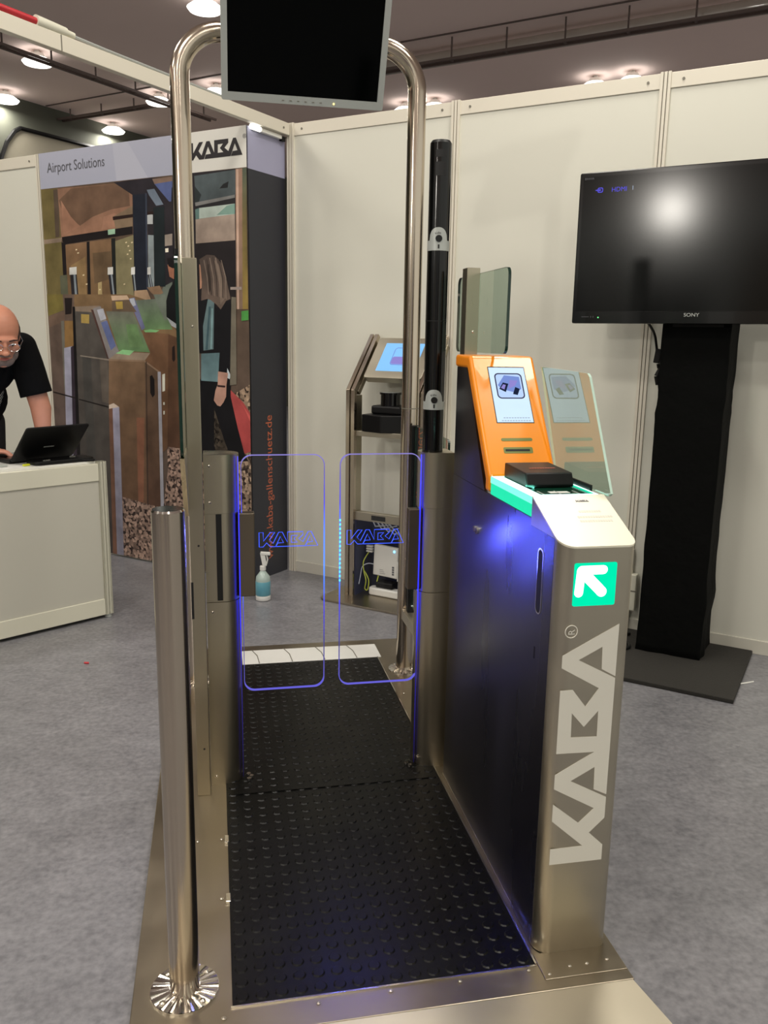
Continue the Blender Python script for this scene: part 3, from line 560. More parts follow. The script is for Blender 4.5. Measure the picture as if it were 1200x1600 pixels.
# extra lamps over the stand (out of the frame; the first is added to brighten the lid)
for u,v,l in [(2.0,-.55,'round lamp added over the television wall to brighten the cabinet lid'),(1.2,-2.2,'round hall lamp straight over the gate, above the photo'),(3.6,-1.8,'round hall lamp over the television side of the stand, above the photo'),(-1.8,-1.9,'round hall lamp over the counter, above the photo')]:
    hall_lamp(u,v,l,first)
def sc(u,v,z): k=(z-1.38)/(4.5-1.38); return (2.894+(u-2.894)*k,-4.01+(v+4.01)*k)
def tray(name,lab,p,q,gap=.05,Z=4.32):
    (u0,v0),(u1,v1)=sc(*p,Z),sc(*q,Z); T=Thing(name,lab,'cable tray',(u0,v0,Z),BOOTH)
    d=Vector((u1-u0,v1-v0,0)).normalized(); s=Vector((-d.y,d.x,0)); L_=(Vector((u1,v1,0))-Vector((u0,v0,0))).length
    bm=NB()
    for k in(-1,1): obox(bm,Vector(((u0+u1)/2,(v0+v1)/2,Z))+s*gap*k,d,s,(0,0,1),L_/2,.013,.013)
    T.part('rail',bm,RAILD)
    x=.3
    while x<L_:
        bm=NB(); c=Vector((u0,v0,Z))+d*x; cyl(bm,c,c+Vector((0,0,4.55-Z)),.010,6); obox(bm,c,d,s,(0,0,1),.012,gap+.01,.008); T.part('hanger_rod',bm,RAILD); x+=.62
    return T
tray('cable_tray','long brown twin-rail tray hanging above the back wall on the right',(-3.2,5.245),(4.2,5.27))
tray('cable_tray','brown tray running towards the arch at the upper left',(-5.78,-1.0),(-5.80,6.1))
tray('cable_tray','brown tray crossing behind the left leg of the arch',(-8.6,5.10),(-5.2,5.13),Z=4.42)
bm=NB(); a,b=(-3.4,5.0),(4.2,5.0); cyl(bm,(-3.4,4.98,4.44),(4.2,4.98,4.44),.075,20)
single('ceiling_duct',bm,PIPE,'pale round duct with a long bright glint, above the twin-rail tray','duct',(0,4.98,4.44),BOOTH,smooth=True)
# tube and cable on top of the fascia beam
T=Thing('red_protective_tube','red tube with a cream connector lying on the fascia beam at upper left','tube',(-.01,-2.4,2.55),BOOTH)
T.part('red_tube',cy((-.012,-3.4,2.556),(-.012,-1.62,2.556),.0125,14),REDP,smooth=True)
bm=NB(); cyl(bm,(-.012,-1.64,2.558),(-.012,-1.50,2.558),.021,16,r1=.017); cyl(bm,(-.012,-1.5,2.558),(-.012,-1.46,2.556),.012,12); T.part('connector',bm,COUNTR,smooth=True)
bm=NB(); tube(bm,[(-.012,-1.47,2.554),(-.01,-1.3,2.55),(-.008,-1.0,2.548),(-.012,-.5,2.548)],.0065,8); T.part('cable',bm,GREYP,smooth=True)

# ================================================================== POSTER
exec_print=True
def print_mesh():
    me=bpy.data.meshes.new('printed_image'); bm=NB(); col=bm.loops.layers.float_color.new('ink')
    Y=-.3375
    def poly(pts,c1,c2,mi,d):
        zs=[p[1] for p in pts]; z0,z1=min(zs),max(zs)
        tr=tessellate_polygon([[Vector((p[0],p[1],0)) for p in pts]])
        vs=[bm.verts.new((p[0],Y-d,p[1])) for p in pts]
        for t in tr:
            try: f=bm.faces.new([vs[i] for i in t])
            except ValueError: continue
            f.material_index=mi
            for lp in f.loops:
                k=(z1-lp.vert.co.z)/(z1-z0+1e-9); a=lin(c1); b=lin(c2 or c1)
                lp[col]=tuple(a[i]*(1-k)+b[i]*k for i in range(4))
    U0,U1=-1.655,-.044
    def clip(pts):
        def cl(P,ins,cut):
            o=[]
            for i in range(len(P)):
                a,b=P[i-1],P[i]
                if ins(b):
                    if not ins(a): o.append(cut(a,b))
                    o.append(b)
                elif ins(a): o.append(cut(a,b))
            return o
        def at(ax,val):
            def f(a,b):
                t=(val-a[ax])/(b[ax]-a[ax]); return tuple(a[k]+(b[k]-a[k])*t for k in(0,1))
            return f
        for ax,val,s in((0,U0,1),(0,U1,-1),(1,.012,1),(1,2.262,-1)):
            pts=cl(pts,lambda p:(p[ax]-val)*s>=0,at(ax,val))
            if len(pts)<3: return None
        return pts
    poly([(U0,.012),(U1,.012),(U1,2.262),(U0,2.262)],(96,78,64),(96,84,76),0,0)
    for i,(mi,c1,c2,pts) in enumerate(PRINT):
        p=clip(pts)
        if p: poly(p,c1,c2,mi,.00002*(i+1))
    poly([(U0,2.262),(-.46,2.262),(-.46,2.468),(U0,2.468)],(176,178,194),(172,175,192),2,0)
    poly([(-.46,2.262),(U1,2.262),(U1,2.468),(-.46,2.468)],(226,224,216),None,2,0)
    poly([(-1.0,2.262),(-.75,2.262),(-.90,2.468),(-1.02,2.468)],(184,186,200),None,2,.0001)
    bm.to_mesh(me); bm.free(); return me
def ink_mat(name,gravel=False):
    m=bpy.data.materials.new(name); m.use_nodes=True; nt=m.node_tree; N=nt.nodes; L=nt.links; b=N['Principled BSDF']
    b.inputs['Roughness'].default_value=.38
    at=N.new('ShaderNodeAttribute'); at.attribute_name='ink'
    tc=N.new('ShaderNodeTexCoord')
    mu=N.new('ShaderNodeMix'); mu.data_type='RGBA'; mu.blend_type='MULTIPLY'; mu.inputs['Factor'].default_value=1
    L.new(at.outputs['Color'],mu.inputs['A'])
    cr=N.new('ShaderNodeValToRGB')
    if gravel:
        vo=N.new('ShaderNodeTexVoronoi'); vo.inputs['Scale'].default_value=62; L.new(tc.outputs['Object'],vo.inputs['Vector'])
        L.new(vo.outputs['Color'],cr.inputs[0]); cr.color_ramp.elements[0].color=(.12,.10,.11,1); cr.color_ramp.elements[1].color=(1.9,1.8,1.75,1)
        cr.color_ramp.elements[0].position=.25; cr.color_ramp.elements[1].position=.85
    else:
        nz=N.new('ShaderNodeTexNoise'); nz.inputs['Scale'].default_value=9; nz.inputs['Detail'].default_value=5; L.new(tc.outputs['Object'],nz.inputs['Vector'])
        L.new(nz.outputs['Fac'],cr.inputs[0]); cr.color_ramp.elements[0].color=(.74,.74,.74,1); cr.color_ramp.elements[1].color=(1.26,1.26,1.26,1)
        cr.color_ramp.elements[0].position=.3; cr.color_ramp.elements[1].position=.7
    L.new(cr.outputs[0],mu.inputs['B']); L.new(mu.outputs['Result'],b.inputs['Base Color']); return m
INK=ink_mat('printed_ink'); INKG=ink_mat('printed_gravel_ink',True)
INKW=mat('printed_band_lavender',(180,182,196),.4); 
_m=INKW.node_tree; _a=_m.nodes.new('ShaderNodeAttribute'); _a.attribute_name='ink'; _m.links.new(_a.outputs['Color'],_m.nodes['Principled BSDF'].inputs['Base Color'])
T=Thing('exhibition_poster_wall','tall printed poster of turnstiles and travellers wrapped round the store room corner','poster',(-.85,-.337,0),BOOTH)
T.part('printed_image',print_mesh(),[INK,INKG,INKW])
T.part('backing_board',bx(-1.655,-.044,-.3372,-.3262,.012,2.468),DARKINK)
NAVY=mat('navy_print',(34,36,46),.42,0,var=.1); LAV=mat('lavender_print',(158,158,184),.5,0,var=.03)
bm=NB(); box(bm,-.0498,-.044,-.3372,.0,.0,2.2585,0); box(bm,-.0498,-.044,-.3372,.0,2.2587,2.468,1)
T.part('side_panel',bm,[NAVY,LAV],label='dark navy side panel with a lavender top band')
T.part('side_lettering',text_bm('www.kaba-gallenschuetz.de',.084,lambda a,b,d:(-.044+d,-.145-b,.105+a),sx=.915,thick=.0008),ORINK,label='orange web address running up the side')
T.part('headline_lettering',text_bm('Airport Solutions',.082,lambda a,b,d:(-1.585+a,-.338-d,2.352+b),sx=.86,thick=.0008),GREYINK)
T.part('logo_lettering',logo_bm(lambda s,t,d:(-.435+s*.365,-.338-d,2.325+t*.088)),DARKINK,label='black angular brand lettering')
T.part('registered_mark',text_bm('®',.03,lambda a,b,d:(-.066+a,-.338-d,2.405+b),thick=.0008),GREYINK)
T=Thing('corner_strip_lamp','slim white strip lamp under the beam above the poster corner','strip lamp',(-.0,-.16,2.47),BOOTH)
T.part('lamp_body',bx(-.042,-.018,-.30,-.06,2.452,2.472),WHITEP,bevel=.003)
T.part('lamp_tube',cy((-.022,-.325,2.462),(-.022,-.25,2.462),.013,14),LAMPE,smooth=True)
T.part('cable_clip',bx(-.04,-.02,-.055,-.025,2.445,2.47),BLACKM,bevel=.002)
# ================================================================== GATE PLATFORM
Z0=.025
T=Thing('gate_platform','low brushed steel platform with black studded mat and front ramp','platform',(.335,2.5,0))
bm=NB(); ngon_extr(bm,[(-.198,1.437),(.870,1.437),(.870,3.60),(-.198,3.60)],lambda x,y:(x,y,.002),lambda x,y:(x,y,Z0))
T.part('base_plate',bm,PLATE,bevel=.002)
bm=NB(); box(bm,.007,.668,1.512,3.375,Z0-.001,Z0+.003)
# round studs: one surface pattern of the mat
nx,ny=16,46
for i in range(nx):
    for j in range(ny):
        x=.007+.661*(i+.5)/nx; y=1.512+1.863*(j+.5)/ny; r=.0145
        A=[bm.verts.new((x+r*cos(2*pi*k/12),y+r*sin(2*pi*k/12),Z0+.003)) for k in range(12)]
        B=[bm.verts.new((x+(r-.003)*cos(2*pi*k/12),y+(r-.003)*sin(2*pi*k/12),Z0+.0055)) for k in range(12)]
        for k in range(12):
            l=(k+1)%12; bm.faces.new((A[k],A[l],B[l],B[k]))
        bm.faces.new(B)
T.part('studded_mat',bm,RUBBER,label='black rubber mat with round studs')
bm=NB(); box(bm,.004,.671,1.508,1.5118,Z0-.001,Z0+.0035); box(bm,.6685,.6725,1.512,3.375,Z0-.001,Z0+.006)
T.part('mat_edge_strip',bm,CHROME)
T.part('seam_strip',bx(.02,.66,2.335,2.343,Z0+.0025,Z0+.0062),RUBBER)
bm=NB(); ngon_extr(bm,[(-.198,1.4365),(.866,1.4365),(.93,1.16),(-.25,1.16)],lambda x,y:(x,y,.001),lambda x,y:(x,y,Z0-.001-(1.4365-y)*.078))
T.part('front_ramp',bm,RAMPS,label='bright sloping steel ramp at the front edge')
T.part('rear_ramp',bx(.09,.688,3.3755,3.53,Z0-.001,Z0+.006),WHITEP,label='pale bright plate across the far end of the mat',bevel=.004)
for xx in (.16,.30,.44,.58): bm=NB(); tube(bm,[(xx-.025,3.53,Z0+.0065),(xx-.005,3.46,Z0+.0065),(xx,3.376,Z0+.0065)],.002,6); T.part('curved_line',bm,RAILG)  # dark curved lines across the pale plate
bm=NB(); ngon_extr(bm,[(.676,1.466),(.868,1.466),(.868,1.545),(.676,1.545)],lambda x,y:(x,y,Z0),lambda x,y:(x,y,Z0+.0022)); T.part('corner_cover_plate',bm,PLATE,bevel=.001)
for p in [(-.01,2.114),(-.012,1.86),(-.074,2.113),(-.011,1.483),(.183,1.489),(.338,1.495),(.491,1.495),(.649,1.499),(.744,1.495),(.785,1.496),(.835,1.50),(.690,1.480),(.70,2.983),(.70,3.2)]:
    screw(T,(p[0],p[1],Z0+.0018),(0,0,1),.0048)
for y in (2.108,1.857): T.part('mat_clip',bx(-.002,.010,y-.016,y+.016,Z0,Z0+.007),CHROME,bevel=.001)

# ================================================================== BOLLARD
def flange(T,x,y,r,name='base_flange',z=Z0):
    bm=NB(); cyl(bm,(x,y,z),(x,y,z+.005),r,48); 
    n=40      # turned ray pattern: shallow radial facets
    for k in range(n):
        a0,a1=2*pi*k/n,2*pi*(k+1)/n; am=(a0+a1)/2
        h=.0088 if k%2 else .0062
        v=[bm.verts.new((x+rr*cos(a),y+rr*sin(a),z+hh)) for rr,a,hh in((.03,a0,.0085),(r*.99,a0,.0052),(r*.985,am,.0052+.0016*(k%2)),(r*.99,a1,.0052),(.03,a1,.0085),(.03,am,h+.001))]
        bm.faces.new((v[0],v[1],v[2],v[5])); bm.faces.new((v[5],v[2],v[3],v[4]))
    f=T.part(name,bm,CHROME)
    for k in range(4):
        a=.7+pi/2*k; screw(T,(x+r*.80*cos(a),y+r*.80*sin(a),z+.0065),(0,0,1),.007,parent=f)
    return f
BX,BY_=-.091,1.578
T=Thing('steel_bollard','tall round brushed steel post with rayed foot disc at left front','post',(BX,BY_,Z0))
T.part('post',cy((BX,BY_,Z0+.006),(BX,BY_,1.062),.0312,48),TUBE,smooth=True)
bm=NB(); cyl(bm,(BX,BY_,1.062),(BX,BY_,1.066),.0312,48,r1=.029); T.part('end_cap',bm,CHROME,smooth=True)
flange(T,BX,BY_,.0715)

# ================================================================== ARCH
T=Thing('tube_arch','tall upside-down U of polished steel tube spanning the gate','arch',(.335,3.23,Z0))
xl,xr,ya,zt,rb=-.094,.757,3.23,2.425,.15
pts=[(xl,ya,Z0+.006),(xl,ya,1.0),(xl,ya,zt-rb)]
pts+=[(xl+rb-rb*cos(a),ya,zt-rb+rb*sin(a)) for a in [pi/2*k/12 for k in range(1,13)]]
pts+=[(xr-rb,ya,zt)]+[(xr-rb+rb*sin(a),ya,zt-rb+rb*cos(a)) for a in [pi/2*k/12 for k in range(1,13)]]
pts+=[(xr,ya,1.0),(xr,ya,Z0+.006)]
bm=NB(); tube(bm,pts,.034,32); T.part('bent_tube',bm,TUBE,smooth=True)
flange(T,xl,ya,.066); flange(T,xr,ya,.066)
for x in (xl,xr): T.part('joint_ring',cy((x,ya,1.12),(x,ya,1.124),.0348,32),RAILG)

# ================================================================== HANGING MONITOR
c=Vector((.3255,3.125,2.182)); tau=radians(25); up=Vector((0,-sin(tau),cos(tau))); nrm=Vector((0,-cos(tau),-sin(tau))); ex=Vector((1,0,0))
T=Thing('hanging_monitor','silver-framed computer monitor with a black screen hung from the arch','monitor',tuple(c))
HW,HH=.279,.372
def mp_(a,b,d): return c+ex*a+up*b+nrm*d
bm=NB(); o=rrect(-HW,HW,0,HH,.006,3); hol=[(-HW+.021,.026),(HW-.021,.026),(HW-.021,HH-.02),(-HW+.021,HH-.02)]
prism(bm,o,lambda a,b:mp_(a,b,.012),lambda a,b:mp_(a,b,-.010),holes=[hol]); T.part('bezel',bm,GREYP)
bm=NB(); prism(bm,hol,lambda a,b:mp_(a,b,.006),lambda a,b:mp_(a,b,-.009)); T.part('screen',bm,SCREENB)
bm=NB(); ngon_extr(bm,rrect(-HW+.004,HW-.004,.004,HH-.004,.02,4),lambda a,b:mp_(a,b,-.011),lambda a,b:mp_(a*.86,b*.86+.025,-.05)); T.part('back_shell',bm,GREYP)
bm=NB()
for k in range(6): a=-.075+k*.026; prism(bm,[(a,.010),(a+.008,.010),(a+.008,.0125),(a,.0125)],lambda a,b:mp_(a,b,.0118),lambda a,b:mp_(a,b,.0132))
T.part('button_row',bm,RAILG)
p=mp_(.105,.011,.012); bm=NB(); cyl(bm,p,p+nrm*.0015,.0032,12); T.part('power_light',bm,AMBER)
bm=NB(); obox(bm,mp_(0,.21,-.06),ex,up,nrm,.055,.055,.012); obox(bm,(.3255,3.155,2.405),ex,(0,1,0),(0,0,1),.035,.040,.040); T.part('mounting_bracket',bm,BLACKM,bevel=.003)

# ================================================================== DOOR PILLARS AND WINGS
def M_(x,m): return .67-x if m else x
def dshape(m,r=.052,y0=2.41):
    o=[(-.037,y0),(.012,y0)]+[(.012+r*sin(a),y0+r-r*cos(a)) for a in [pi*k/20 for k in range(1,21)]]+[(-.037,y0+2*r)]
    return [(M_(x,m),y) for x,y in o]
def pillar(m,lab):
    T=Thing('door_pillar',lab,'pillar',(M_(.01,m),2.46,Z0))
    def seg(name,z0,z1,r=.052,y0=2.41,mt=STEEL):
        bm=NB(); o=dshape(m,r,y0); ngon_extr(bm,o,lambda x,y:(x,y,z0),lambda x,y:(x,y,z1)); return T.part(name,bm,mt,smooth=True)
    seg('lower_housing',Z0,.614); 
    bm=NB(); o=dshape(m,.049,2.413); ngon_extr(bm,[q for q in o],lambda x,y:(x,y,.615),lambda x,y:(x,y,.881)); T.part('rotating_section',bm,STEEL,smooth=True)
    seg('upper_housing',.882,1.049)
    seg('top_cap',1.0492,1.053,mt=STEEL)
    x0,x1=sorted((M_(-.005,m),M_(.011,m)))
    if not m: T.part('shaft_slot',bx(x0,x1,2.409,2.4126,.620,.880),BLACKD)
    if not m:
        for z in (1.022,.915,.585,.055): screw(T,(-.021,2.41,z),(0,-1,0),.0045)
    # glowing line stands for blue rim light reflected on the pillar
    a=M_(.061,m); T.part('reflected_line',bx(a-.0012,a+.0012,2.428,2.434,Z0+.01,1.046),BLUEREFL,label='thin glowing line standing for blue rim light reflected down the inner side')
    fx=M_(.058,m)
    bm=NB()
    for dx,dy in((0,-.015),(.008*(-1 if m else 1),.0),(0,.014)): cyl(bm,(fx+(.02*(-1 if m else 1))+dx,2.43+dy,Z0+.005),(fx+(.02*(-1 if m else 1))+dx,2.43+dy,Z0+.013),.007,10)
    T.part('floor_bolts',bm,CHROME,smooth=True)
    return T
PL=pillar(False,'left rounded steel door pillar with flat bolted front plate'); PR=pillar(True,'right rounded steel door pillar under the black camera column')
def wing(x0,x1,ax0,ax1,arm_lab,lab,logo_x,logo_w,dots):
    T=Thing('gate_wing',lab,'gate wing',((ax0+ax1)/2,2.45,.75))
    arm=T.part('clamp_arm',bx(ax0,ax1,2.432,2.466,.622,.877),ARMM,bevel=.002,label=arm_lab)
    bm=NB(); o=rrect(x0,x1,.314,1.048,.032,8)
    prism(bm,rrect(x0+.0015,x1-.0015,.3155,1.0465,.031,8),lambda x,z:(x,2.444,z),lambda x,z:(x,2.454,z)); T.part('clear_panel',bm,ACRYL)
    bm=NB(); n=len(o); V=[]
    for k,(x,z) in enumerate(o):
        cx,cz=(x0+x1)/2,.68; dx=0.0019*(1 if x>cx else -1); dz=.0019*(1 if z>cz else -1)
        V.append([bm.verts.new(q) for q in((x,2.4435,z),(x,2.4545,z),(x-dx,2.4545,z-dz),(x-dx,2.4435,z-dz))])
    for k in range(n):
        l=(k+1)%n
        for e in range(4): f=(e+1)%4; bm.faces.new((V[k][e],V[l][e],V[l][f],V[k][f]))
    T.part('lit_rim',bm,EDGE,label='violet-blue glowing rim of the clear panel')
    bm=NB(); lw,lh=logo_w,.044; z0=.771
    for L_ in (LOGO,LOGOH): tube(bm,[(logo_x+s*lw,2.4425,z0+t*lh) for s,t in L_],.0011,5,closed=True)
    T.part('engraved_logo',bm,ENGR,label='glowing blue outlined brand letters')
    if dots:
        bm=NB()
        for k in range(15): z=.655+k*.0135; box(bm,x0-.0012,x0+.0028,2.4425,2.4445,z,z+.006)
        T.part('led_dots',bm,LEDC)
    return T
wing(.069,.317,.058,.107,'brown-grey steel clamp plate','left clear gate wing with a glowing rim and blue letters',.120,.176,False)
wing(.363,.612,.575,.616,'dark steel clamp plate','right clear gate wing with glowing rim and bright dots on its left edge',.385,.176,True)

area('engraving_glow',GATE,(.473,2.438,.793),.03,.30,(.10,.12,1.0),'RECTANGLE',direction=(.25,-1,0),sizey=.003)
area('rim_glow',GATE,(.3655,2.441,.75),.003,.30,(.10,.12,1.0),'RECTANGLE',direction=(.3,-1,0),sizey=.16)
area('engraving_glow',GATE,(.208,2.438,.769),.175,.10,(.10,.12,1.0),'RECTANGLE',direction=(.1,-1,0),sizey=.003)
# ================================================================== CAMERA COLUMN
cxn,cyn=M_(.018,True),2.468
T=Thing('camera_column','tall glossy black round column with two silver camera windows','camera column',(cxn,cyn,1.053))
T.part('column_body',cy((cxn,cyn,1.0535),(cxn,cyn,1.935),.0315,40),BLACKT,smooth=True)
bm=NB(); cyl(bm,(cxn,cyn,1.935),(cxn,cyn,1.943),.0315,40,r1=.026); T.part('top_cap',bm,BLACKM,smooth=True)
def patch(a0,a1,zf0,zf1,r,n=24,cx=cxn,cyy=cyn):
    bm=NB(); rows=[]
    for k in range(n+1):
        a=a0+(a1-a0)*k/n; t=2*k/n-1; x,y=sin(a),-cos(a)
        rows.append([bm.verts.new((cx+x*rr,cyy+y*rr,z)) for rr,z in((r,zf0(t)),(r,zf1(t)),(r-.0025,zf1(t)),(r-.0025,zf0(t)))])
    for k in range(n):
        for e in range(4): f=(e+1)%4; bm.faces.new((rows[k][e],rows[k+1][e],rows[k+1][f],rows[k][f]))
    bm.faces.new(rows[0]); bm.faces.new(rows[-1][::-1]); return bm
yaw=-.22
def camwin(zb,zm,zt_,nm):
    bm=NB(); cyl(bm,(cxn,cyn,zb),(cxn,cyn,zm),.0323,40,cap=False); cyl(bm,(cxn,cyn,zm),(cxn,cyn,zm+.0001),.0323,40,r1=.0316); cyl(bm,(cxn,cyn,zb-.0001),(cxn,cyn,zb),.0316,40,r1=.0323)
    b2=patch(yaw-.95,yaw+.85,lambda t:zm-.002,lambda t:zm+(zt_-zm)*sqrt(max(.0,1-abs(t)**2.4)),.0325); me=bpy.data.meshes.new('x'); b2.to_mesh(me); b2.free(); bm.from_mesh(me)
    w=T.part('camera_window',bm,GREYP,smooth=True,label='silver dome-shaped camera surround')
    d=Vector((sin(yaw),-cos(yaw),0)); p=Vector((cxn,cyn,zm+.005))+d*.0318
    bm=NB(); cyl(bm,p,p+d*.0025,.0098,20); T.part('lens',bm,BLACKT,w,smooth=True)
    bm=NB(); obox(bm,Vector((cxn,cyn,zb+.011))+d*.0328,d,(-d.y,d.x,0),(0,0,1),.0008,.0022,.0055); T.part('key_mark',bm,BLACKD,w)
    s=Vector((-d.y,d.x,0))
    def fn(a,b,dd):
        aa=(a-.011)*36; r=.022+b*.0   # lettering bent round the lens
        th=(a-.0115)/.0185; return p+d*(dd+.0008-.0105*(th*th)*.35)+s*(sin(th)*(.0165+b))+Vector((0,0,cos(th)*(.0165+b)-.003))
    T.part('arc_lettering',text_bm('Kaba',.0085,fn,sx=1.05,thick=.0016),DARKINK,w)
camwin(1.640,1.668,1.704,'a'); camwin(1.180,1.204,1.240,'b')
for z0,z1,tag_ in((1.845,1.882,'sensor_window'),(1.895,1.915,'sensor_slot')):
    T.part(tag_,patch(yaw-.5,yaw+.5,lambda t:z0,lambda t:z1,.0319),BLACKD)
for z in (1.44,): T.part('joint_line',cy((cxn,cyn,z),(cxn,cyn,z+.002),.0317,40),BLACKD)

# ================================================================== SIDE SCREENS (profile + glass)
def side_screen(m,lab):
    T=Thing('glass_side_screen',lab,'glass screen',(M_(-.058,m),2.37,Z0))
    x0,x1=sorted((M_(-.078,m),M_(-.039,m)))
    pr=T.part('steel_profile',bx(x0,x1,2.355,2.400,Z0,1.588),STEEL,bevel=.0015)
    gx=M_(-.0830,m)
    bm=NB(); o=rrect(2.12,2.58,1.352 if m else 1.085,1.574,.02,5); prism(bm,o,lambda y,z:(gx-.004,y,z),lambda y,z:(gx+.004,y,z),side=1)
    T.part('glass_pane',bm,[GLASSW,GREDGE],label='clear pane with dark green edges')
    for z in (1.41,.802,.177): screw(T,((x0+x1)/2+.004,2.355,z),(0,-1,0),.0045 if z>1 else .003,parent=pr,mat_=BRASSS if z>1 else BLACKD)
    if not m: bm=NB(); prism(bm,[(2.12,1.084),(2.34,1.084),(2.34,.90),(2.30,.90)],lambda y,z:(gx-.006,y,z),lambda y,z:(gx+.006,y,z)); T.part('pane_bracket',bm,STEEL)
    T.part('lock_slot',bx(x0-.0008,x0+.006,2.3542,2.3556,.585,.695),BLACKD)
    if not m: bm=NB(); cyl(bm,(gx,2.14,1.574),(gx,2.14,1.588),.006,10); T.part('edge_clip',bm,BLACKM)
    return T
side_screen(False,'slim steel profile holding a glass pane on the left of the gate')
side_screen(True,'slim steel profile holding a glass pane behind the orange hood')
# rear low side guard on the right, between arch leg and door pillar
T=Thing('rear_side_guard','dark framed side guard behind the right door pillar','side guard',(.757,2.9,.25))
bm=NB(); prism(bm,rrect(2.66,3.13,.335,1.062,.015,4),lambda y,z:(.756,y,z),lambda y,z:(.764,y,z),side=1); T.part('glass_pane',bm,[GLASSW,GREDGE])
T.part('lower_rail',bx(.732,.782,2.56,3.192,.262,.305),RAMPS,bevel=.002)
T.part('rear_post',bx(.745,.775,3.135,3.165,.305,1.062),BLACKM,bevel=.002)
# ================================================================== CHECK-IN CABINET
CX0,CX1=.684,.852
T=Thing('boarding_gate_cabinet','tall steel gate cabinet with orange screen hood, green lit reader and big vertical lettering','gate cabinet',(.768,1.95,Z0))
# front column: rounded plan, sloping top
r=.034
pl=[(CX0,1.712)]+[(CX0+r-r*cos(a),1.54+r-r*sin(a)) for a in [pi/2*k/8 for k in range(9)]]+[(CX1-r*.6+r*.6*sin(a),1.54+r*.6-r*.6*cos(a)) for a in [pi/2*k/8 for k in range(9)]]+[(CX1,1.712)]
def ztop(y): return .972+(y-1.54)*(.070/.160)
bm=NB(); V0=[bm.verts.new((x,y,Z0+.0023)) for x,y in pl]; V1=[bm.verts.new((x,y,ztop(y))) for x,y in pl]; n=len(pl)
bm.faces.new(V0); bm.faces.new(V1[::-1])
for i in range(n): j=(i+1)%n; bm.faces.new((V0[i],V0[j],V1[j],V1[i]))
fc=T.part('front_column',bm,STEELH,smooth=True,label='brushed steel front column with rounded corners')
bm=NB(); o=[(CX0-.0+ (x-.768)*0+ (x-CX0)*1.0,y) for x,y in pl]
pl2=[(.768+(x-.768)*1.012,1.54+(y-1.54)*1.0-.001) for x,y in pl]
V0=[bm.verts.new((x,y,ztop(y)+.0005)) for x,y in pl2]; V1=[bm.verts.new((x,y,ztop(y)+.0045)) for x,y in pl2]
bm.faces.new(V0); bm.faces.new(V1[::-1])
for i in range(n): j=(i+1)%n; bm.faces.new((V0[i],V0[j],V1[j],V1[i]))
lid=T.part('sloping_lid',bm,LIDM,label='bright brushed sloping lid')
sl=Vector((0,.160,.070)).normalized(); ln=Vector((0,-sl.z,sl.y))
def onlid(a,b,d): return Vector((a,1.54,ztop(1.54)+.0046))+sl*b+ln*d
T.part('lid_logo',logo_bm(lambda s,t,d:onlid(.776+s*.030,.158+t*.0065,d),.0006),GREYINK,lid)
for k,(a0,w,b0) in enumerate([(.768,.052,.118),(.758,.078,.098),(.758,.075,.083)]):
    bm=NB(); x=a0
    while x<a0+w: prism(bm,[(x,b0),(x+.0042,b0),(x+.0042,b0+.007),(x,b0+.007)],lambda a,b:onlid(a,b,0),lambda a,b:onlid(a,b,.0004)); x+=.0058
    T.part('lid_caption',bm,DECAL,lid)
# big lettering up the front column
T.part('column_logo',logo_bm(lambda s,t,d:(.8235-t*.1235,1.5396-d,.253+s*.553),.0007),DECAL,fc,label='large pale angular brand lettering reading upwards')
bm=NB(); o=[(.7165+.0135*cos(2*pi*k/28),.794+.0135*sin(2*pi*k/28)) for k in range(28)]; tube(bm,[(x,1.5392,z) for x,z in o],.0011,6,closed=True)
T.part('registered_ring',bm,DECAL,fc)
T.part('registered_letter',text_bm('R',.021,lambda a,b,d:(.7240-b,1.5394-d,.7865+a),thick=.0008),DECAL,fc)
# arrow sign
T.part('arrow_sign',(lambda b:ngon_extr(b,rrect(.7145,.8085,.849,.941,.004,3),lambda x,z:(x,1.5405,z),lambda x,z:(x,1.5385,z)))(NB()),SIGNG,fc,label='glowing green sign')
arrow=NB()
def rod(a,b,w): 
    d=(Vector(b)-Vector(a)).normalized(); s=Vector((-d.y,d.x)); o=[]
    for k in range(9): t=pi*k/8; q=Vector(a)-d*w*sin(t)+s*w*cos(t); o.append((q.x,q.y))
    for k in range(9): t=pi*k/8; q=Vector(b)+d*w*sin(t)-s*w*cos(t); o.append((q.x,q.y))
    return o
for i,(a,b,w) in enumerate([((.7305,.926),(.778,.926),.0095),((.7295,.925),(.7265,.878),.0095),((.735,.920),(.777,.879),.0112)]):
    prism(arrow,rod(a,b,w),lambda x,z:(x,1.5384,z),lambda x,z:(x,1.5376-.0001*i,z))
T.part('arrow',arrow,SIGNW,fc,label='white glowing arrow pointing up and left')
# long body behind
bm=NB(); box(bm,CX0+.003,CX1,1.714,2.352,Z0+.0023,1.0); body=T.part('cabinet_body',bm,DSTEEL,bevel=.0015,label='dark steel side body')
bm=NB(); box(bm,CX0+.0022,CX0+.0034,1.7125,1.7138,Z0+.0023,1.0); box(bm,CX0+.0015,CX0+.0035,1.714,2.352,Z0+.0023,Z0+.008); T.part('edge_trim',bm,CHROME)
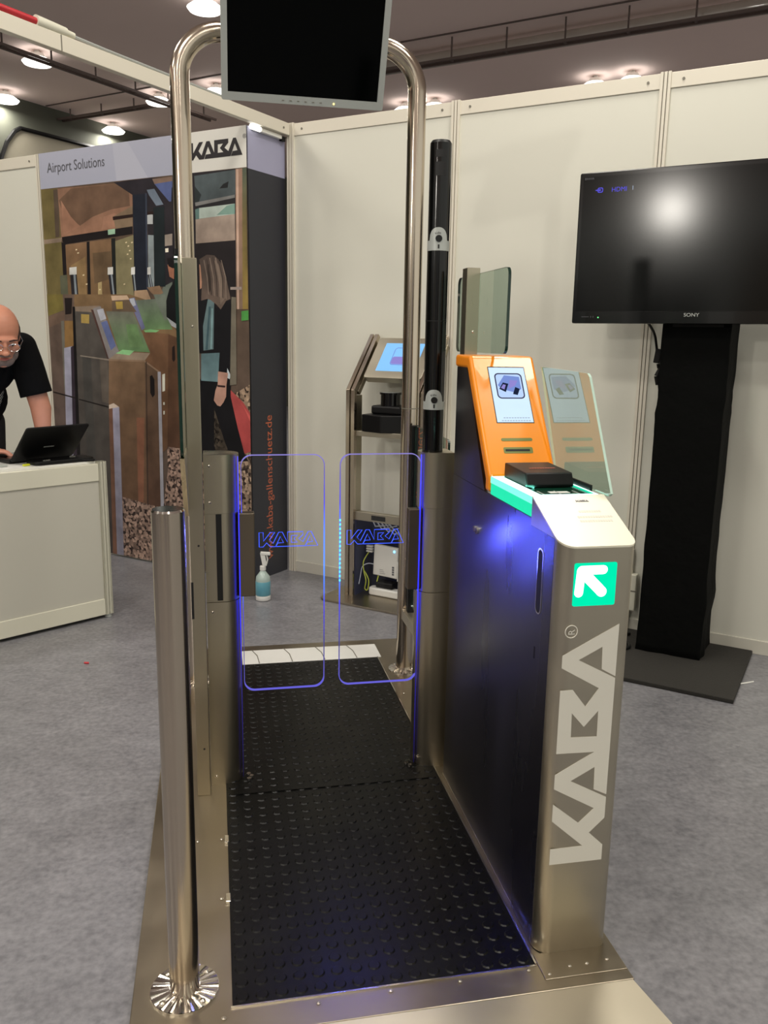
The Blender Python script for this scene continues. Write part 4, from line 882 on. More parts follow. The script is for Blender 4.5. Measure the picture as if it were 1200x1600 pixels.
# inner side of the front column: dark return, grip slot and little slot
T.part('column_side_panel',bx(CX0-.0006,CX0+.0004,1.5755,1.711,Z0+.002,.985),DSTEEL,fc,label='dark side panel of the front column')
bm=NB(); prism(bm,rrect(1.628,1.660,.800,.948,.0155,8),lambda y,z:(CX0-.0007,y,z),lambda y,z:(CX0-.0016,y,z),holes=[rrect(1.631,1.657,.803,.945,.0125,8)]); T.part('slot_rim',bm,CHROME,fc)
bm=NB(); prism(bm,rrect(1.631,1.657,.803,.945,.0125,8),lambda y,z:(CX0-.0006,y,z),lambda y,z:(CX0-.0011,y,z)); T.part('grip_slot',bm,BLACKD,fc)
T.part('card_slot',bx(CX0-.0012,CX0-.0002,1.648,1.654,.694,.722),BLACKD,fc)
# key lock
bm=NB(); kp=Vector((CX0+.003,2.095,.884)); cyl(bm,kp,kp+Vector((-.006,0,0)),.0095,20); cyl(bm,kp+Vector((0,.026,0)),kp+Vector((-.004,.026,0)),.0085,20); T.part('key_lock',bm,CHROME,body,smooth=True)
T.part('key_hole',bx(CX0-.004,CX0-.0028,2.0935,2.0965,.879,.889),BLACKD,body)
# upper dark cheeks and orange hood
cheek=[(2.055,1.001),(2.345,1.001),(2.345,1.312),(2.250,1.312)]
for x in (CX0+.003,CX1-.012):
    bm=NB(); ngon_extr(bm,cheek,lambda y,z:(x,y,z),lambda y,z:(x+.010,y,z)); T.part('cheek_panel',bm,DSTEEL,label='dark steel cheek under the hood')
OX0,OX1=.682,.866
fr=[(2.006,1.044),(2.217,1.345)]; dF=Vector((2.217-2.006,1.345-1.044)).normalized(); nF=Vector((-dF.y,dF.x))  # (y,z): pointing to camera side
hood=[(2.006,1.005),(2.006,1.044),(2.217,1.345),(2.352,1.347),(2.352,1.312),(2.236,1.311),(2.040,1.034),(2.040,1.005)]
bm=NB(); 
def hoodshape(x0,x1):
    b=NB(); ngon_extr(b,hood,lambda y,z:(x0,y,z),lambda y,z:(x1,y,z)); return b
bm=hoodshape(OX0,OX1)
hd=T.part('orange_hood',bm,ORANGE,bevel=.009,seg=4,smooth=False,label='glossy orange hood with rounded edges')
for p in hd.data.polygons: p.use_smooth=False
def onface(x,s,d): q=Vector((2.006,1.044))+dF*s+nF*d; return Vector((x,q.x,q.y))
# screen on the slanted face; s is measured up the slope
LS=(Vector((2.217,1.345))-Vector((2.006,1.044))).length
sx0,sx1,s0,s1=.729,.830,.160,.330
bm=NB(); prism(bm,[(sx0-.002,s0-.002),(sx1+.002,s0-.002),(sx1+.002,s1+.003),(sx0-.002,s1+.003)],lambda a,b:onface(a,b,.0),lambda a,b:onface(a,b,.0006)); scf=T.part('screen_surround',bm,BLACKD)
bm=NB(); prism(bm,[(sx0,s0),(sx1,s0),(sx1,s1),(sx0,s1)],lambda a,b:onface(a,b,.0007),lambda a,b:onface(a,b,.0011)); scr=T.part('touch_screen',bm,SCRW,label='lit pale blue screen')
def flat(outl,d,holes=(),bm=None): return prism(bm or NB(),outl,lambda a,b:onface(a,b,d),lambda a,b:onface(a,b,d+.0003),holes=holes)
icx0,icx1,ic0,ic1=.742,.820,.232,.312
T.part('icon_frame',flat(rrect(icx0,icx1,ic0,ic1,.012,6),.0012,[rrect(icx0+.0035,icx1-.0035,ic0+.0035,ic1-.0035,.009,6)]),SCRD,scr)
T.part('icon_picture',flat(rrect(icx0+.004,icx1-.004,ic0+.004,ic1-.004,.008,5),.0012),SCRL,scr)
bm=flat([(.748,.274),(.770,.305),(.812,.300),(.812,.262),(.790,.252),(.756,.262)],.0016); T.part('icon_picture',bm,SCRI,scr)
bm=flat([(.750,.262),(.763,.282),(.778,.278),(.767,.252)],.0020); bm=flat([(.786,.246),(.796,.268),(.808,.262),(.799,.243)],.0020,bm=bm); T.part('icon_picture',bm,SCRK,scr)
bm=flat([(.755,.265),(.763,.276),(.770,.274),(.764,.260)],.0024); bm=flat([(.776,.262),(.784,.290),(.806,.288),(.796,.272)],.0021,bm=bm); T.part('icon_picture',bm,SCRP,scr)
bm=NB()
for k,(a,w) in enumerate([(.748,.073),(.742,.082)]):
    x=a
    while x<a+w:
        flat([(x,.172-.0085*k),(x+.0055,.172-.0085*k),(x+.0055,.1745-.0085*k),(x,.1745-.0085*k)],.0012,bm=bm); x+=.0075
T.part('screen_caption',bm,SCRT,scr)
# two slots
OLIVE=mat('olive_slot_bezel',(112,120,62),.45,.2,var=.05)
T.part('ticket_slot',flat(rrect(.731,.817,.104,.113,.0043,5),.0004),OLIVE,hd)
cs=T.part('card_reader_slot',flat(rrect(.733,.813,.068,.086,.004,4),.0004),OLIVE,hd)
T.part('slot_opening',flat([(.738,.074),(.805,.074),(.805,.080),(.738,.080)],.0008),BLACKD,cs)
# lit plastic tray around the reader
def ring():
    bm=NB(); out=[(CX0+.002,1.7135),(CX1,1.7135),(CX1,2.004),(CX0+.002,2.004)]; inn=[(.716,1.742),(.846,1.742),(.846,1.996),(.716,1.996)]
    loops=[out,inn]; T_=tessellate_polygon([[Vector((p[0],p[1],0)) for p in l] for l in loops]); fl=out+inn
    V1=[bm.verts.new((x,y,1.0475)) for x,y in fl]; V0=[bm.verts.new((x,y,1.001)) for x,y in fl]
    for t in T_:
        f=bm.faces.new([V1[i] for i in t]); f.material_index=0
        f=bm.faces.new([V0[i] for i in t[::-1]]); f.material_index=1
    for a in (0,4):
        for i in range(4):
            j=a+(i+1)%4; f=bm.faces.new((V0[a+i],V0[j],V1[j],V1[a+i])); f.material_index=1
    return bm
T.part('lit_tray',ring(),[MINT,GREEN],bevel=.002,label='glowing mint and green plastic tray')
bm=NB(); box(bm,CX0+.0010,CX0+.0018,1.7135,2.0035,1.031,1.0470); T.part('lit_upper_band',bm,emis('lit_pale_mint_band',(128,248,216),1.25))
area('tray_glow',GATE,(.70,1.84,1.052),.02,.35,(.2,1,.75),'RECTANGLE',direction=(0.2,0,1),sizey=.24)
GPAD=mat('dark_green_reader_pad',(16,60,44),.18,0,var=.2,coat=.4)
pad=T.part('reader_pad',bx(.7165,.8455,1.7425,1.9955,1.01,1.044),GPAD,bevel=.0015,label='dark green glass reading surface')
bm=NB()
for (a,b,c2,d) in ((.728,.818,1.752,1.755),(.728,.731,1.752,1.80),(.815,.818,1.752,1.80),(.77,.772,1.755,1.80)): box(bm,a,b,c2,d,1.0441,1.0447)
T.part('pad_markings',bm,GREYP,pad)
bm=NB(); box(bm,.752,.80,1.772,1.792,1.0441,1.0447); T.part('pad_markings',bm,WHITEP,pad)
hdp=[(1.842,1.0445),(1.838,1.052),(1.852,1.079),(1.999,1.083),(1.999,1.0445)]
bm=NB(); ngon_extr(bm,hdp,lambda y,z:(.719,y,z),lambda y,z:(.838,y,z)); rd=T.part('document_reader',bm,BLACKM,bevel=.003,label='black document reader block')
bm=NB(); x=.750
while x<.815: prism(bm,[(x,1.905),(x+.005,1.905),(x+.005,1.911),(x,1.911)],lambda a,b:(a,b,1.0812+(b-1.905)*.027),lambda a,b:(a,b,1.0818+(b-1.905)*.027)); x+=.0068
T.part('reader_caption',bm,mat('red_grey_print',(196,110,96),.5),rd)
# tinted glass wing on the right
gx=.862
bm=NB(); prism(bm,[(2.004,1.050),(2.140,1.320),(1.850,1.314),(1.838,1.306),(1.690,1.055),(1.700,1.048)],lambda y,z:(gx-.003,y,z),lambda y,z:(gx+.003,y,z),side=1)
T.part('privacy_glass',bm,[GLASSW,GLEDGE],label='slanted clear privacy glass right of the screen')
T.part('glass_holder',bx(.852,.858,1.78,1.99,1.02,1.06),BLACKM,bevel=.001)

# ================================================================== OPEN KIOSK STAND (booth frame)
T=Thing('open_kiosk_stand','open tubular steel demo stand with tilted screen by the back wall','kiosk stand',(.78,-.2,0),BOOTH)
def side_frame(u,lab):
    bm=NB()
    for du in (-.018,.012): 
        P=[(-.268,.012),(-.268,1.125),(-.030,1.405)]; w=.011
        for (v0,z0),(v1,z1) in zip(P,P[1:]):
            d=Vector((0,v1-v0,z1-z0)); obox(bm,Vector((u+du,(v0+v1)/2,(z0+z1)/2)),(1,0,0),d,Vector((0,-d.z,d.y)),w,d.length/2+.004,.013)
    box(bm,u-.028,u+.022,-.262,-.20,.012,1.10,1)
    d=Vector((0,.238,.28)); obox(bm,Vector((u-.003,-.125,1.235)),(1,0,0),d,Vector((0,-d.z,d.y)),.025,d.length/2-.02,.014,1)
    return T.part('side_frame',bm,[TUBE,STEEL],bevel=.0015,label=lab)
side_frame(.575,None); side_frame(.985,None)
bm=NB(); ngon_extr(bm,rrect(.455,1.11,-.412,.0-.06,.05,6),lambda x,y:(x,y,.001),lambda x,y:(x,y,.012)); T.part('foot_plate',bm,PLATE,bevel=.001)
T.part('shelf',bx(.598,.958,-.262,-.06,.888,.915),STEELH,bevel=.002)
T.part('cross_rail',bx(.598,.958,-.262,-.225,.435,.482),STEELH,bevel=.002)
T.part('rail_window',bx(.70,.785,-.2635,-.2622,.445,.470),BLACKD)
bm=NB(); box(bm,.598,.960,-.085,-.070,.012,.435); box(bm,.598,.604,-.26,-.07,.012,.435); box(bm,.955,.960,-.26,-.07,.012,.435)
T.part('lower_box',bm,mat('dark_blue_box',(26,32,66),.5,0,var=.2),label='dark open electronics box')
dS=Vector((0,.238,.28)).normalized(); nS=Vector((0,-dS.z,dS.y))
def onS(u,s,d): return Vector((u,-.268,1.125))+dS*s+nS*d
def sprism(o,d0,d1,holes=(),bm=None): return prism(bm or NB(),o,lambda a,b:onS(a,b,d0),lambda a,b:onS(a,b,d1),holes=holes)
T.part('screen_housing',sprism(rrect(.612,.950,.085,.352,.012,4),-.035,.006),STEELH,bevel=.001)
ks=T.part('display',sprism([(.668,.130),(.897,.130),(.897,.315),(.668,.315)],.0065,.0075),SCRB,label='lit light blue display')
T.part('icon_frame',sprism(rrect(.735,.845,.170,.285,.016,5),.008,.0084,[rrect(.739,.841,.174,.281,.012,5)]),SCRI,ks)
T.part('icon_picture',sprism(rrect(.740,.840,.176,.225,.010,5),.008,.0083),SCRP,ks)
# passport reader on the shelf
T=Thing('passport_reader','black box scanner with a round top cup on the open stand shelf','document scanner',(.76,-.17,.915),BOOTH)
T.part('scanner_body',(lambda b:ngon_extr(b,[(.640,-.275),(.770,-.305),(.888,-.20),(.888,-.07),(.640,-.07)],lambda x,y:(x,y,.9155),lambda x,y:(x,y,1.005)))(NB()),BLACKM,bevel=.004)
T.part('neck',bx(.665,.84,-.225,-.08,1.005,1.05),BLACKM,bevel=.01)
bm=NB(); cyl(bm,(.752,-.17,1.045),(.752,-.17,1.108),.052,32); cyl(bm,(.752,-.17,1.108),(.752,-.17,1.118),.058,32); T.part('round_cup',bm,BLACKT,smooth=True)
T.part('cup_inside',cy((.752,-.17,1.118),(.752,-.17,1.1187),.050,32),GREYP,smooth=True)
# electronics in the lower box
bm=NB(); c=Vector((.735,-.150,.198)); e1=Vector((1,-.0,-.04)).normalized(); e3=Vector((0.04,0,1)).normalized(); obox(bm,c,e1,(0,1,0),e3,.076,.014,.086)
T=Thing('white_control_box','white controller box with a blue light inside the open stand','controller',tuple(c),BOOTH)
T.part('casing',bm,WHITEP,bevel=.006,seg=3)
bm=NB(); cyl(bm,(.790,-.1645,.262),(.790,-.1665,.262),.0055,14); T.part('status_light',bm,LEDR)
bm=NB(); 
for k in range(4): box(bm,.778,.790,-.1652,-.1645,.128+k*.013,.138+k*.013)
for k in range(3): box(bm,.70,.735-.006*k,-.1652,-.1645,.128+k*.010,.130+k*.010)
T.part('printed_labels',bm,GREYINK)
bm=NB(); 
for k in range(3): box(bm,.612,.650,-.165,-.145,.238+k*.014,.248+k*.014)
single('white_connector',bm,WHITEP,'white multi-way connector left of the white controller box','connector',(.63,-.155,.236),BOOTH,bevel=.002)
single('white_adapter',bx(.822,.862,-.19,-.16,.105,.215),WHITEP,'small white power adapter right of the controller box','adapter',(.84,-.175,.105),BOOTH,bevel=.004)
bm=NB(); ngon_extr(bm,rrect(.655,.872,-.215,-.155,.02,5),lambda x,y:(x,y,.013),lambda x,y:(x,y,.055))
T=Thing('power_strip','white power strip lying in the bottom of the open stand','power strip',(.76,-.185,.0125),BOOTH)
T.part('strip_body',bm,WHITEP,bevel=.008,seg=3); bm=NB(); tube(bm,[(.87,-.19,.03),(.90,-.2,.022),(.93,-.18,.02)],.005,8); T.part('lead',bm,WHITEP,smooth=True)
YG=mat('yellow_green_cable',(178,190,66),.5); BLC=mat('pale_cable',(176,182,196),.5)
def cab(name,pts,r,m,lab):
    bm=NB(); P=[Vector(p) for p in pts]; Q=[]
    for i in range(len(P)-1):
        p0,p1,p2,p3=P[max(i-1,0)],P[i],P[i+1],P[min(i+2,len(P)-1)]
        for k in range(8):
            t=k/8; Q.append(.5*((2*p1)+(p2-p0)*t+(2*p0-5*p1+4*p2-p3)*t*t+(3*p1-p0-3*p2+p3)*t**3))
    Q.append(P[-1]); tube(bm,Q,r,8); return bm
single('looped_cable',cab('c',[(.625,-.15,.24),(.612,-.19,.19),(.62,-.2,.14),(.640,-.21,.09),(.628,-.2,.04),(.645,-.2,.035),(.652,-.2,.09),(.618,-.19,.135)],.0032,YG,''),YG,'yellow-green cable looping down the left inside the open stand','cable',(.62,-.15,.03),BOOTH,smooth=True)
single('short_cable',cab('c',[(.690,-.16,.112),(.692,-.18,.075),(.705,-.19,.06)],.0035,YG,''),YG,'short yellow-green cable under the white controller box','cable',(.69,-.17,.06),BOOTH,smooth=True)
single('pale_cable',cab('c',[(.66,-.15,.17),(.635,-.18,.178),(.61,-.2,.16),(.60+.01,-.22,.11),(.61,-.235,.07)],.0028,BLC,''),BLC,'pale thin cable curving left of the controller box','cable',(.62,-.15,.07),BOOTH,smooth=True)
single('black_adapter',bx(.695,.80,-.20,-.13,.057,.088),BLACKM,'black power brick on the white power strip','adapter',(.75,-.165,.057),BOOTH,bevel=.006)
bm=NB(); 
for k in range(5): tube(bm,[(.62+.03*k,-.12-.01*k,.42),(.66+.04*k,-.15,.385-.01*k),(.75+.04*k,-.14,.40)],.004,6)
single('cable_bundle',bm,BLC,'bundle of thin cables under the cross rail of the open stand','cable',(.7,-.14,.4),BOOTH,smooth=True)

# ================================================================== TELEVISION AND STAND
T=Thing('television','large black flat television on a black draped column','television',(2.27,-.36,1.465),BOOTH)
tu0,tu1,tz0,tz1=1.757,2.80,1.470,2.087
bm=NB(); ngon_extr(bm,rrect(tu0,tu1,tz0,tz1,.008,3),lambda x,z:(x,-.362,z),lambda x,z:(x,-.322,z)); T.part('casing',bm,BLACKT,bevel=.004)
bm=NB(); ngon_extr(bm,rrect(tu0+.1,tu1-.1,tz0+.08,tz1-.08,.03,3),lambda x,z:(x,-.3215,z),lambda x,z:(x,-.290,z)); T.part('rear_shell',bm,BLACKM)
s_=T.part('screen',bx(tu0+.016,tu1-.016,-.3632,-.362,tz0+.052,tz1-.018),TVSCR)
bz=T.part('lower_bezel',bx(tu0+.004,tu1-.004,-.3655,-.3622,tz0+.001,tz0+.050),BLACKT,bevel=.001)
T.part('maker_lettering',text_bm('SONY',.020,lambda a,b,d:(2.224+a,-.3656-d,1.499+b),sx=1.15,thick=.0006),GREYP,bz)
T.part('maker_lettering',text_bm('BRAVIA',.012,lambda a,b,d:(1.778+a,-.3634-d,2.058+b),thick=.0008),GREYINK)
bm=NB(); box(bm,1.80,1.832,-.3662,-.3656,1.497,1.4985); box(bm,1.84,1.842,-.3662,-.3656,1.494,1.501); box(bm,1.85,1.852,-.3662,-.3656,1.494,1.501); T.part('status_marks',bm,GREYINK,bz)
T.part('power_light',cy((1.873,-.3656,1.495),(1.873,-.3665,1.495),.003,10),LEDG,bz)
bm=text_bm('HDMI',.026,lambda a,b,d:(1.893+a,-.3633-d,2.004+b),thick=.0005); T.part('input_caption',bm,BLUEG,s_)
T.part('input_caption',text_bm('1',.024,lambda a,b,d:(1.975+a,-.3633-d,2.006+b),thick=.0005),SCRT,s_)
bm=NB(); prism(bm,rrect(1.835,1.858,2.004,2.024,.006,4),lambda a,b:(a,-.3633,b),lambda a,b:(a,-.3638,b),holes=[rrect(1.8385,1.8545,2.0075,2.0205,.004,4)])
prism(bm,[(1.827,2.012),(1.843,2.012),(1.843,2.009),(1.851,2.014),(1.843,2.019),(1.843,2.016),(1.827,2.016)],lambda a,b:(a,-.3639,b),lambda a,b:(a,-.3643,b)); T.part('input_icon',bm,BLUEG,s_)
# stand: cloth-wrapped column on a felt covered base
T=Thing('television_stand','tall column wrapped in black cloth on a flat dark base','television stand',(2.27,-.2,0),BOOTH)
bm=NB(); U0,U1,V0_,V1_=2.128,2.402,-.282,-.035; NZ=46; NS=16
loop=[]
for (a,b),(c_,d) in zip([(U0,V0_),(U1,V0_),(U1,V1_),(U0,V1_)],[(U1,V0_),(U1,V1_),(U0,V1_),(U0,V0_)]):
    for k in range(NS): t=k/NS; loop.append((a+(c_-a)*t,b+(d-b)*t))
rows=[]
for j in range(NZ+1):
    z=.02+(1.52-.02)*j/NZ; row=[]
    for (x,y) in loop:
        cx,cyy=(U0+U1)/2,(V0_+V1_)/2; d=Vector((x-cx,y-cyy,0)); 
        w=.004*noise.noise(Vector((x*7,y*7,z*9)))+(.006*noise.noise(Vector((x*4,y*4,z*30))) if abs(z-1.16)<.12 else 0)
        low=max(0,(.16-z)/.16); w+=low*(.008+.012*noise.noise(Vector((x*16,y*16,z*6))))
        if 0.18<z<.36 and x>U1-.02: w+=.014*(1-abs(z-.27)/.09)
        row.append(bm.verts.new((x+d.x/d.length*w,y+d.y/d.length*w,z)))
    rows.append(row)
n=len(loop)
for j in range(NZ):
    for k in range(n): l=(k+1)%n; bm.faces.new((rows[j][k],rows[j][l],rows[j+1][l],rows[j+1][k]))
bm.faces.new(rows[-1]); bm.faces.new(rows[0][::-1])
T.part('cloth_wrap',bm,CLOTH,smooth='all')
T.part('base_board',bx(1.945,2.592,-.650,-.004-.01,.001,.018),FELT,bevel=.003)
T.part('mounting_plate',bx(2.17,2.37,-.2898,-.2860,1.46,1.9),BLACKM)
cbl=cab('c',[(2.05,-.30,1.50),(2.058,-.12,1.44),(2.062,-.06,1.38),(2.064,-.05,1.35)],.006,BLACKM,'')
T=Thing('television_cable','black cable with two plugs hanging behind the television','cable',(2.06,-.06,1.2),BOOTH)
T.part('lead',cbl,BLACKM,smooth=True)
bm=NB(); obox(bm,(2.070,-.05,1.335),(1,0,-.12),(0,1,0),(.12,0,1),.014,.010,.032); T.part('plug',bm,BLACKM,bevel=.003)
bm=NB(); tube(bm,[(2.073,-.05,1.30),(2.078,-.05,1.28)],.007,8); T.part('lead',bm,BLACKM,smooth=True)
bm=NB(); cyl(bm,(2.084,-.05,1.285),(2.074,-.05,1.245),.006,12,r1=.014); cyl(bm,(2.074,-.05,1.245),(2.080,-.05,1.205),.014,12,r1=.010); T.part('plug',bm,BLACKM,smooth=True)
T=Thing('wall_socket_box','cream socket box low on the wall upright beside the television stand','socket box',(2.02,-.03,.15),BOOTH)
T.part('housing',bx(1.985,2.055,-.050,-.013,.12,.30),COUNTR,bevel=.004); T.part('cover_line',bx(1.984,2.056,-.0508,-.0498,.215,.222),RAILG); T.part('conduit',cy((2.022,-.022,.30),(2.022,-.022,.42),.008,10),RAILM,smooth=True)
bm=cab('c',[(2.02,-.06,.14),(2.0,-.14,.03),(2.05,-.2,.03),(2.10,-.3,.026),(2.04,-.34,.026),(1.99,-.2,.026),(2.06,-.12,.028)],.007,BLACKM,''); single('floor_cable',bm,BLACKM,'tangled black cable on the floor at the foot of the black column','cable',(2.03,-.2,.02),BOOTH,smooth=True)
bm=cab('c',[(2.585,-.43,.004),(2.61,-.40,.003),(2.635,-.365,.002)],.0035,WHITEP,''); single('cable_tie_strip',bm,WHITEP,'small white plastic strip on the floor right of the dark base','plastic strip',(2.61,-.40,0),BOOTH,smooth=True)

# ================================================================== SPRAY BOTTLE
bw=Vector((.232,4.36,0))
T=Thing('spray_bottle','clear spray bottle of blue cleaner with white trigger on the floor','spray bottle',tuple(bw))
def lathe(bm,c,prof,seg=28,mi=0):
    rings=[[bm.verts.new((c[0]+r*cos(2*pi*k/seg),c[1]+r*sin(2*pi*k/seg),z)) for k in range(seg)] for r,z in prof]
    for a,b in zip(rings,rings[1:]):
        for k in range(seg): l=(k+1)%seg; f=bm.faces.new((a[k],a[l],b[l],b[k])); f.material_index=mi
    bm.faces.new(rings[0][::-1]).material_index=mi; bm.faces.new(rings[-1]).material_index=mi; return bm
PETM=mat('pale_liquid_plastic',(178,198,190),.15,0,var=.05,coat=.5); BLL=mat('blue_green_label',(66,142,170),.4,0,var=.05,col2=(120,180,186),scale=20)
T.part('bottle_body',lathe(NB(),bw,[(.036,.002),(.039,.008),(.039,.115),(.036,.132),(.022,.150),(.014,.162),(.013,.168)]),PETM,smooth=True)
T.part('label',lathe(NB(),bw,[(.0392,.030),(.0398,.031),(.0398,.105),(.0392,.106)]),BLL,smooth=True)
T.part('base_ring',lathe(NB(),bw,[(.0394,.003),(.0399,.004),(.0399,.026),(.0394,.027)]),WHITEP,smooth=True)
bm=NB(); cyl(bm,bw+Vector((0,0,.165)),bw+Vector((0,0,.190)),.0165,20); obox(bm,bw+Vector((.004,-.002,.225)),(1,0,.18),(0,1,0),(-.18,0,1),.012,.011,.036); obox(bm,bw+Vector((.014,-.004,.258)),(1,0,-.1),(0,1,0),(.1,0,1),.026,.011,.008)
T.part('spray_head',bm,WHITEP,bevel=.003)
bm=NB(); tube(bm,[bw+Vector((.020,-.004,.25)),bw+Vector((.026,-.004,.225)),bw+Vector((.020,-.004,.20))],.004,8); T.part('trigger',bm,WHITEP,smooth=True)
bm=NB(); 
tube(bm,[(-.575,3.566,.003),(-.565,3.560,.004),(-.557,3.562,.003)],.005,6); single('red_scrap',bm,REDP,'tiny red scrap on the grey floor in front of the counter','scrap',(-.566,3.562,0),smooth=True)
# ================================================================== COUNTER (own frame: origin right front corner, x to the right along the front, y to the back)
COUNT=Matrix(((.8199,-.5725,0,-.523),(.5725,.8199,0,4.191),(0,0,1,0),(0,0,0,1)))
T=Thing('display_counter','low white panel counter with cream rails at the left edge','counter',(-.75,.24,0),COUNT)
CT=.79; CD=.48
bm=NB(); box(bm,-1.5,-.04,.008,.020,.09,.70); box(bm,-.018,-.006,.04,CD-.04,.09,.70); box(bm,-1.494,-1.482,.04,CD-.04,.09,.70); box(bm,-1.5,-.04,CD-.020,CD-.008,.09,.70)
T.part('panels',bm,COUNTM)
bm=NB(); box(bm,-1.5,-.04,.002,.030,.695,CT-.012); box(bm,-1.5,-.04,.002,.030,.018,.100); box(bm,-.028,-.002,.03,CD-.03,.695,CT-.012); box(bm,-.028,-.002,.03,CD-.03,.018,.1); box(bm,-1.5,-.04,CD-.03,CD-.002,.695,CT-.012); box(bm,-1.5,-.04,CD-.03,CD-.002,.018,.1)
T.part('frame_rails',bm,COUNTR,bevel=.002)
for (x,y) in ((-.02,.02),(-.02,CD-.02),(-1.48,.02),(-1.48,CD-.02)):
    bm=NB()
    for a in(-.0145,0,.0145): box(bm,x+a-.0055,x+a+.0055,y-.020,y+.020,.018,CT-.002,0); box(bm,x-.020,x+.020,y+a-.0055,y+a+.0055,.018,CT-.002,0)
    box(bm,x-.018,x+.018,y-.018,y+.018,.02,CT-.004,1)
    p=T.part('corner_post',bm,[COUNTR,RAILG])
    T.part('levelling_foot',cy((x,y,.001),(x,y,.018),.018,20),GREYP,p,smooth=True)
T.part('counter_top',bx(-1.495,-.0405,.0305,CD-.0305,CT-.012,CT-.001),WHITEP)
# laptop
LAP=Matrix.Translation((-.939,4.105,.80))@Matrix.Rotation(.746,4,'Z')
T=Thing('laptop','black laptop with its lid tilted far back, open on the white counter','laptop',(.16,.1,-.011),LAP)
b_=T.part('laptop_base',bx(0,.325,.004,.225,-.0095,.010),BLACKM,bevel=.003)
bm=NB()
for j in range(5):
    for i in range(13): box(bm,.018+i*.0225,.037+i*.0225,.030+j*.0185,.045+j*.0185,.0101,.0122)
T.part('keys',bm,BLACKT,b_); T.part('touchpad',bx(.11,.21,.145,.205,.0101,.0108),GREYP,b_)
tl=-.75; up=Vector((0,sin(tl),cos(tl))); nn=Vector((0,-cos(tl),sin(tl)))   # nn points out of the lid back
def onL(a,b,d): return Vector((a,0,.006))+up*b+nn*d
ld=T.part('lid',(lambda b:ngon_extr(b,rrect(0,.325,0,.225,.01,4),lambda a,c:onL(a,c,0),lambda a,c:onL(a,c,.009)))(NB()),BLACKM,bevel=.002)
T.part('display',prism(NB(),[(.012,.014),(.313,.014),(.313,.213),(.012,.213)],lambda a,c:onL(a,c,-.0004),lambda a,c:onL(a,c,-.001)),SCRB,ld)
bm=NB()
for k in range(8): prism(bm,[(.135+k*.0068,.085),(.140+k*.0068,.085),(.140+k*.0068,.092),(.135+k*.0068,.092)],lambda a,c:onL(a,c,.0091),lambda a,c:onL(a,c,.0096))
T.part('lid_mark',bm,GREYP,ld)
# docking block, tag and mouse pad like notebook beside the laptop
bm=NB(); ngon_extr(bm,rrect(-.33,-.035,.035,.155,.03,5),lambda x,y:(x,y,CT),lambda x,y:(x,y,CT+.018))
T=Thing('black_docking_tray','flat black tray-like dock in front of the laptop on the counter edge','dock',(-.2,.09,CT),COUNT)
T.part('tray',bm,BLACKM,bevel=.006,seg=3)
bm=NB(); box(bm,-.285,-.25,.055,.07,CT+.018,CT+.022); box(bm,-.13,-.10,.11,.125,CT+.018,CT+.022); T.part('glint_marks',bm,CHROME)  # small chrome boxes in place of white glints on the dock
bm=NB(); obox(bm,(-.075,.045,CT+.006),(1,-.4,0),(.4,1,0),(0,0,1),.035,.02,.006); T.part('strap',bm,BLACKM,bevel=.003)
YEL=mat('acid_yellow_tag',(206,210,40),.5)
bm=NB(); obox(bm,(-.355,.075,CT+.004),(1,.3,0),(-.3,1,0),(0,0,1),.016,.008,.004); single('yellow_tag',bm,YEL,'small acid-yellow tag poking out under the black laptop','tag',(-.355,.075,CT),COUNT,bevel=.002)
bm=NB(); box(bm,-.64,-.43,.10,.22,CT,CT+.012); single('grey_notebook',bm,GREYP,'grey flat pad on the counter left of the laptop lid','pad',(-.53,.16,CT),COUNT,bevel=.002)
bm=NB(); box(bm,-.60,-.44,.055,.16,CT+.0001,CT+.001); 

# ================================================================== PERSON (counter frame)
from mathutils.bvhtree import BVHTree
def ball(bm,c,r,sc_=(1,1,1),rot=None):
    m=Matrix.Translation(c)@(rot or Matrix.Identity(4))@Matrix.Diagonal((r*sc_[0],r*sc_[1],r*sc_[2],1))
    bmesh.ops.create_uvsphere(bm,u_segments=24,v_segments=14,radius=1,matrix=m)
def caps(bm,p0,p1,r0,r1,n=8,flat1=False):
    p0,p1=Vector(p0),Vector(p1)
    cyl(bm,p0,p1,r0,24,r1=r1); ball(bm,p0,r0)
    if not flat1: ball(bm,p1,r1)
def remesh(bm,vox,smooth=4):
    me=bpy.data.meshes.new('t'); bmesh.ops.recalc_face_normals(bm,faces=bm.faces); bm.to_mesh(me); bm.free()
    o=bpy.data.objects.new('t',me); COL.objects.link(o)
    r=o.modifiers.new('r','REMESH'); r.mode='VOXEL'; r.voxel_size=vox; r.use_smooth_shade=True
    s=o.modifiers.new('s','SMOOTH'); s.iterations=smooth; s.factor=.5
    dg=bpy.context.evaluated_depsgraph_get(); dg.update(); out=bpy.data.meshes.new_from_object(o.evaluated_get(dg)); bpy.data.objects.remove(o)
    return out
SKIN=mat('skin',(206,142,116),.48,0,var=.10,scale=14); NAVYT=mat('black_tshirt_cotton',(5,5,7),.9,0,var=.3,scale=30,bump=.3,bscale=22,spec=.2)
SHd=[Vector((-.175,.455,1.325)),Vector((-.575,.46,1.325))]
EL=[Vector((-.118,.415,1.02)),Vector((-.66,.50,1.04))]; WR=[Vector((-.125,.385,.862)),Vector((-.440,.365,.862))]
NECK=Vector((-.375,.47,1.385)); HC=Vector((-.316,.372,1.375))
fdir=Vector((-.14,-.90,-.42)).normalized()          # where the face looks
hx=Vector((1,0,0))-fdir*Vector((1,0,0)).dot(fdir); hx=(hx+Vector((0,0,.10))).normalized(); hx=(hx-fdir*hx.dot(fdir)).normalized(); hz=fdir.cross(hx).normalized()
if hz.z<0: hz=-hz
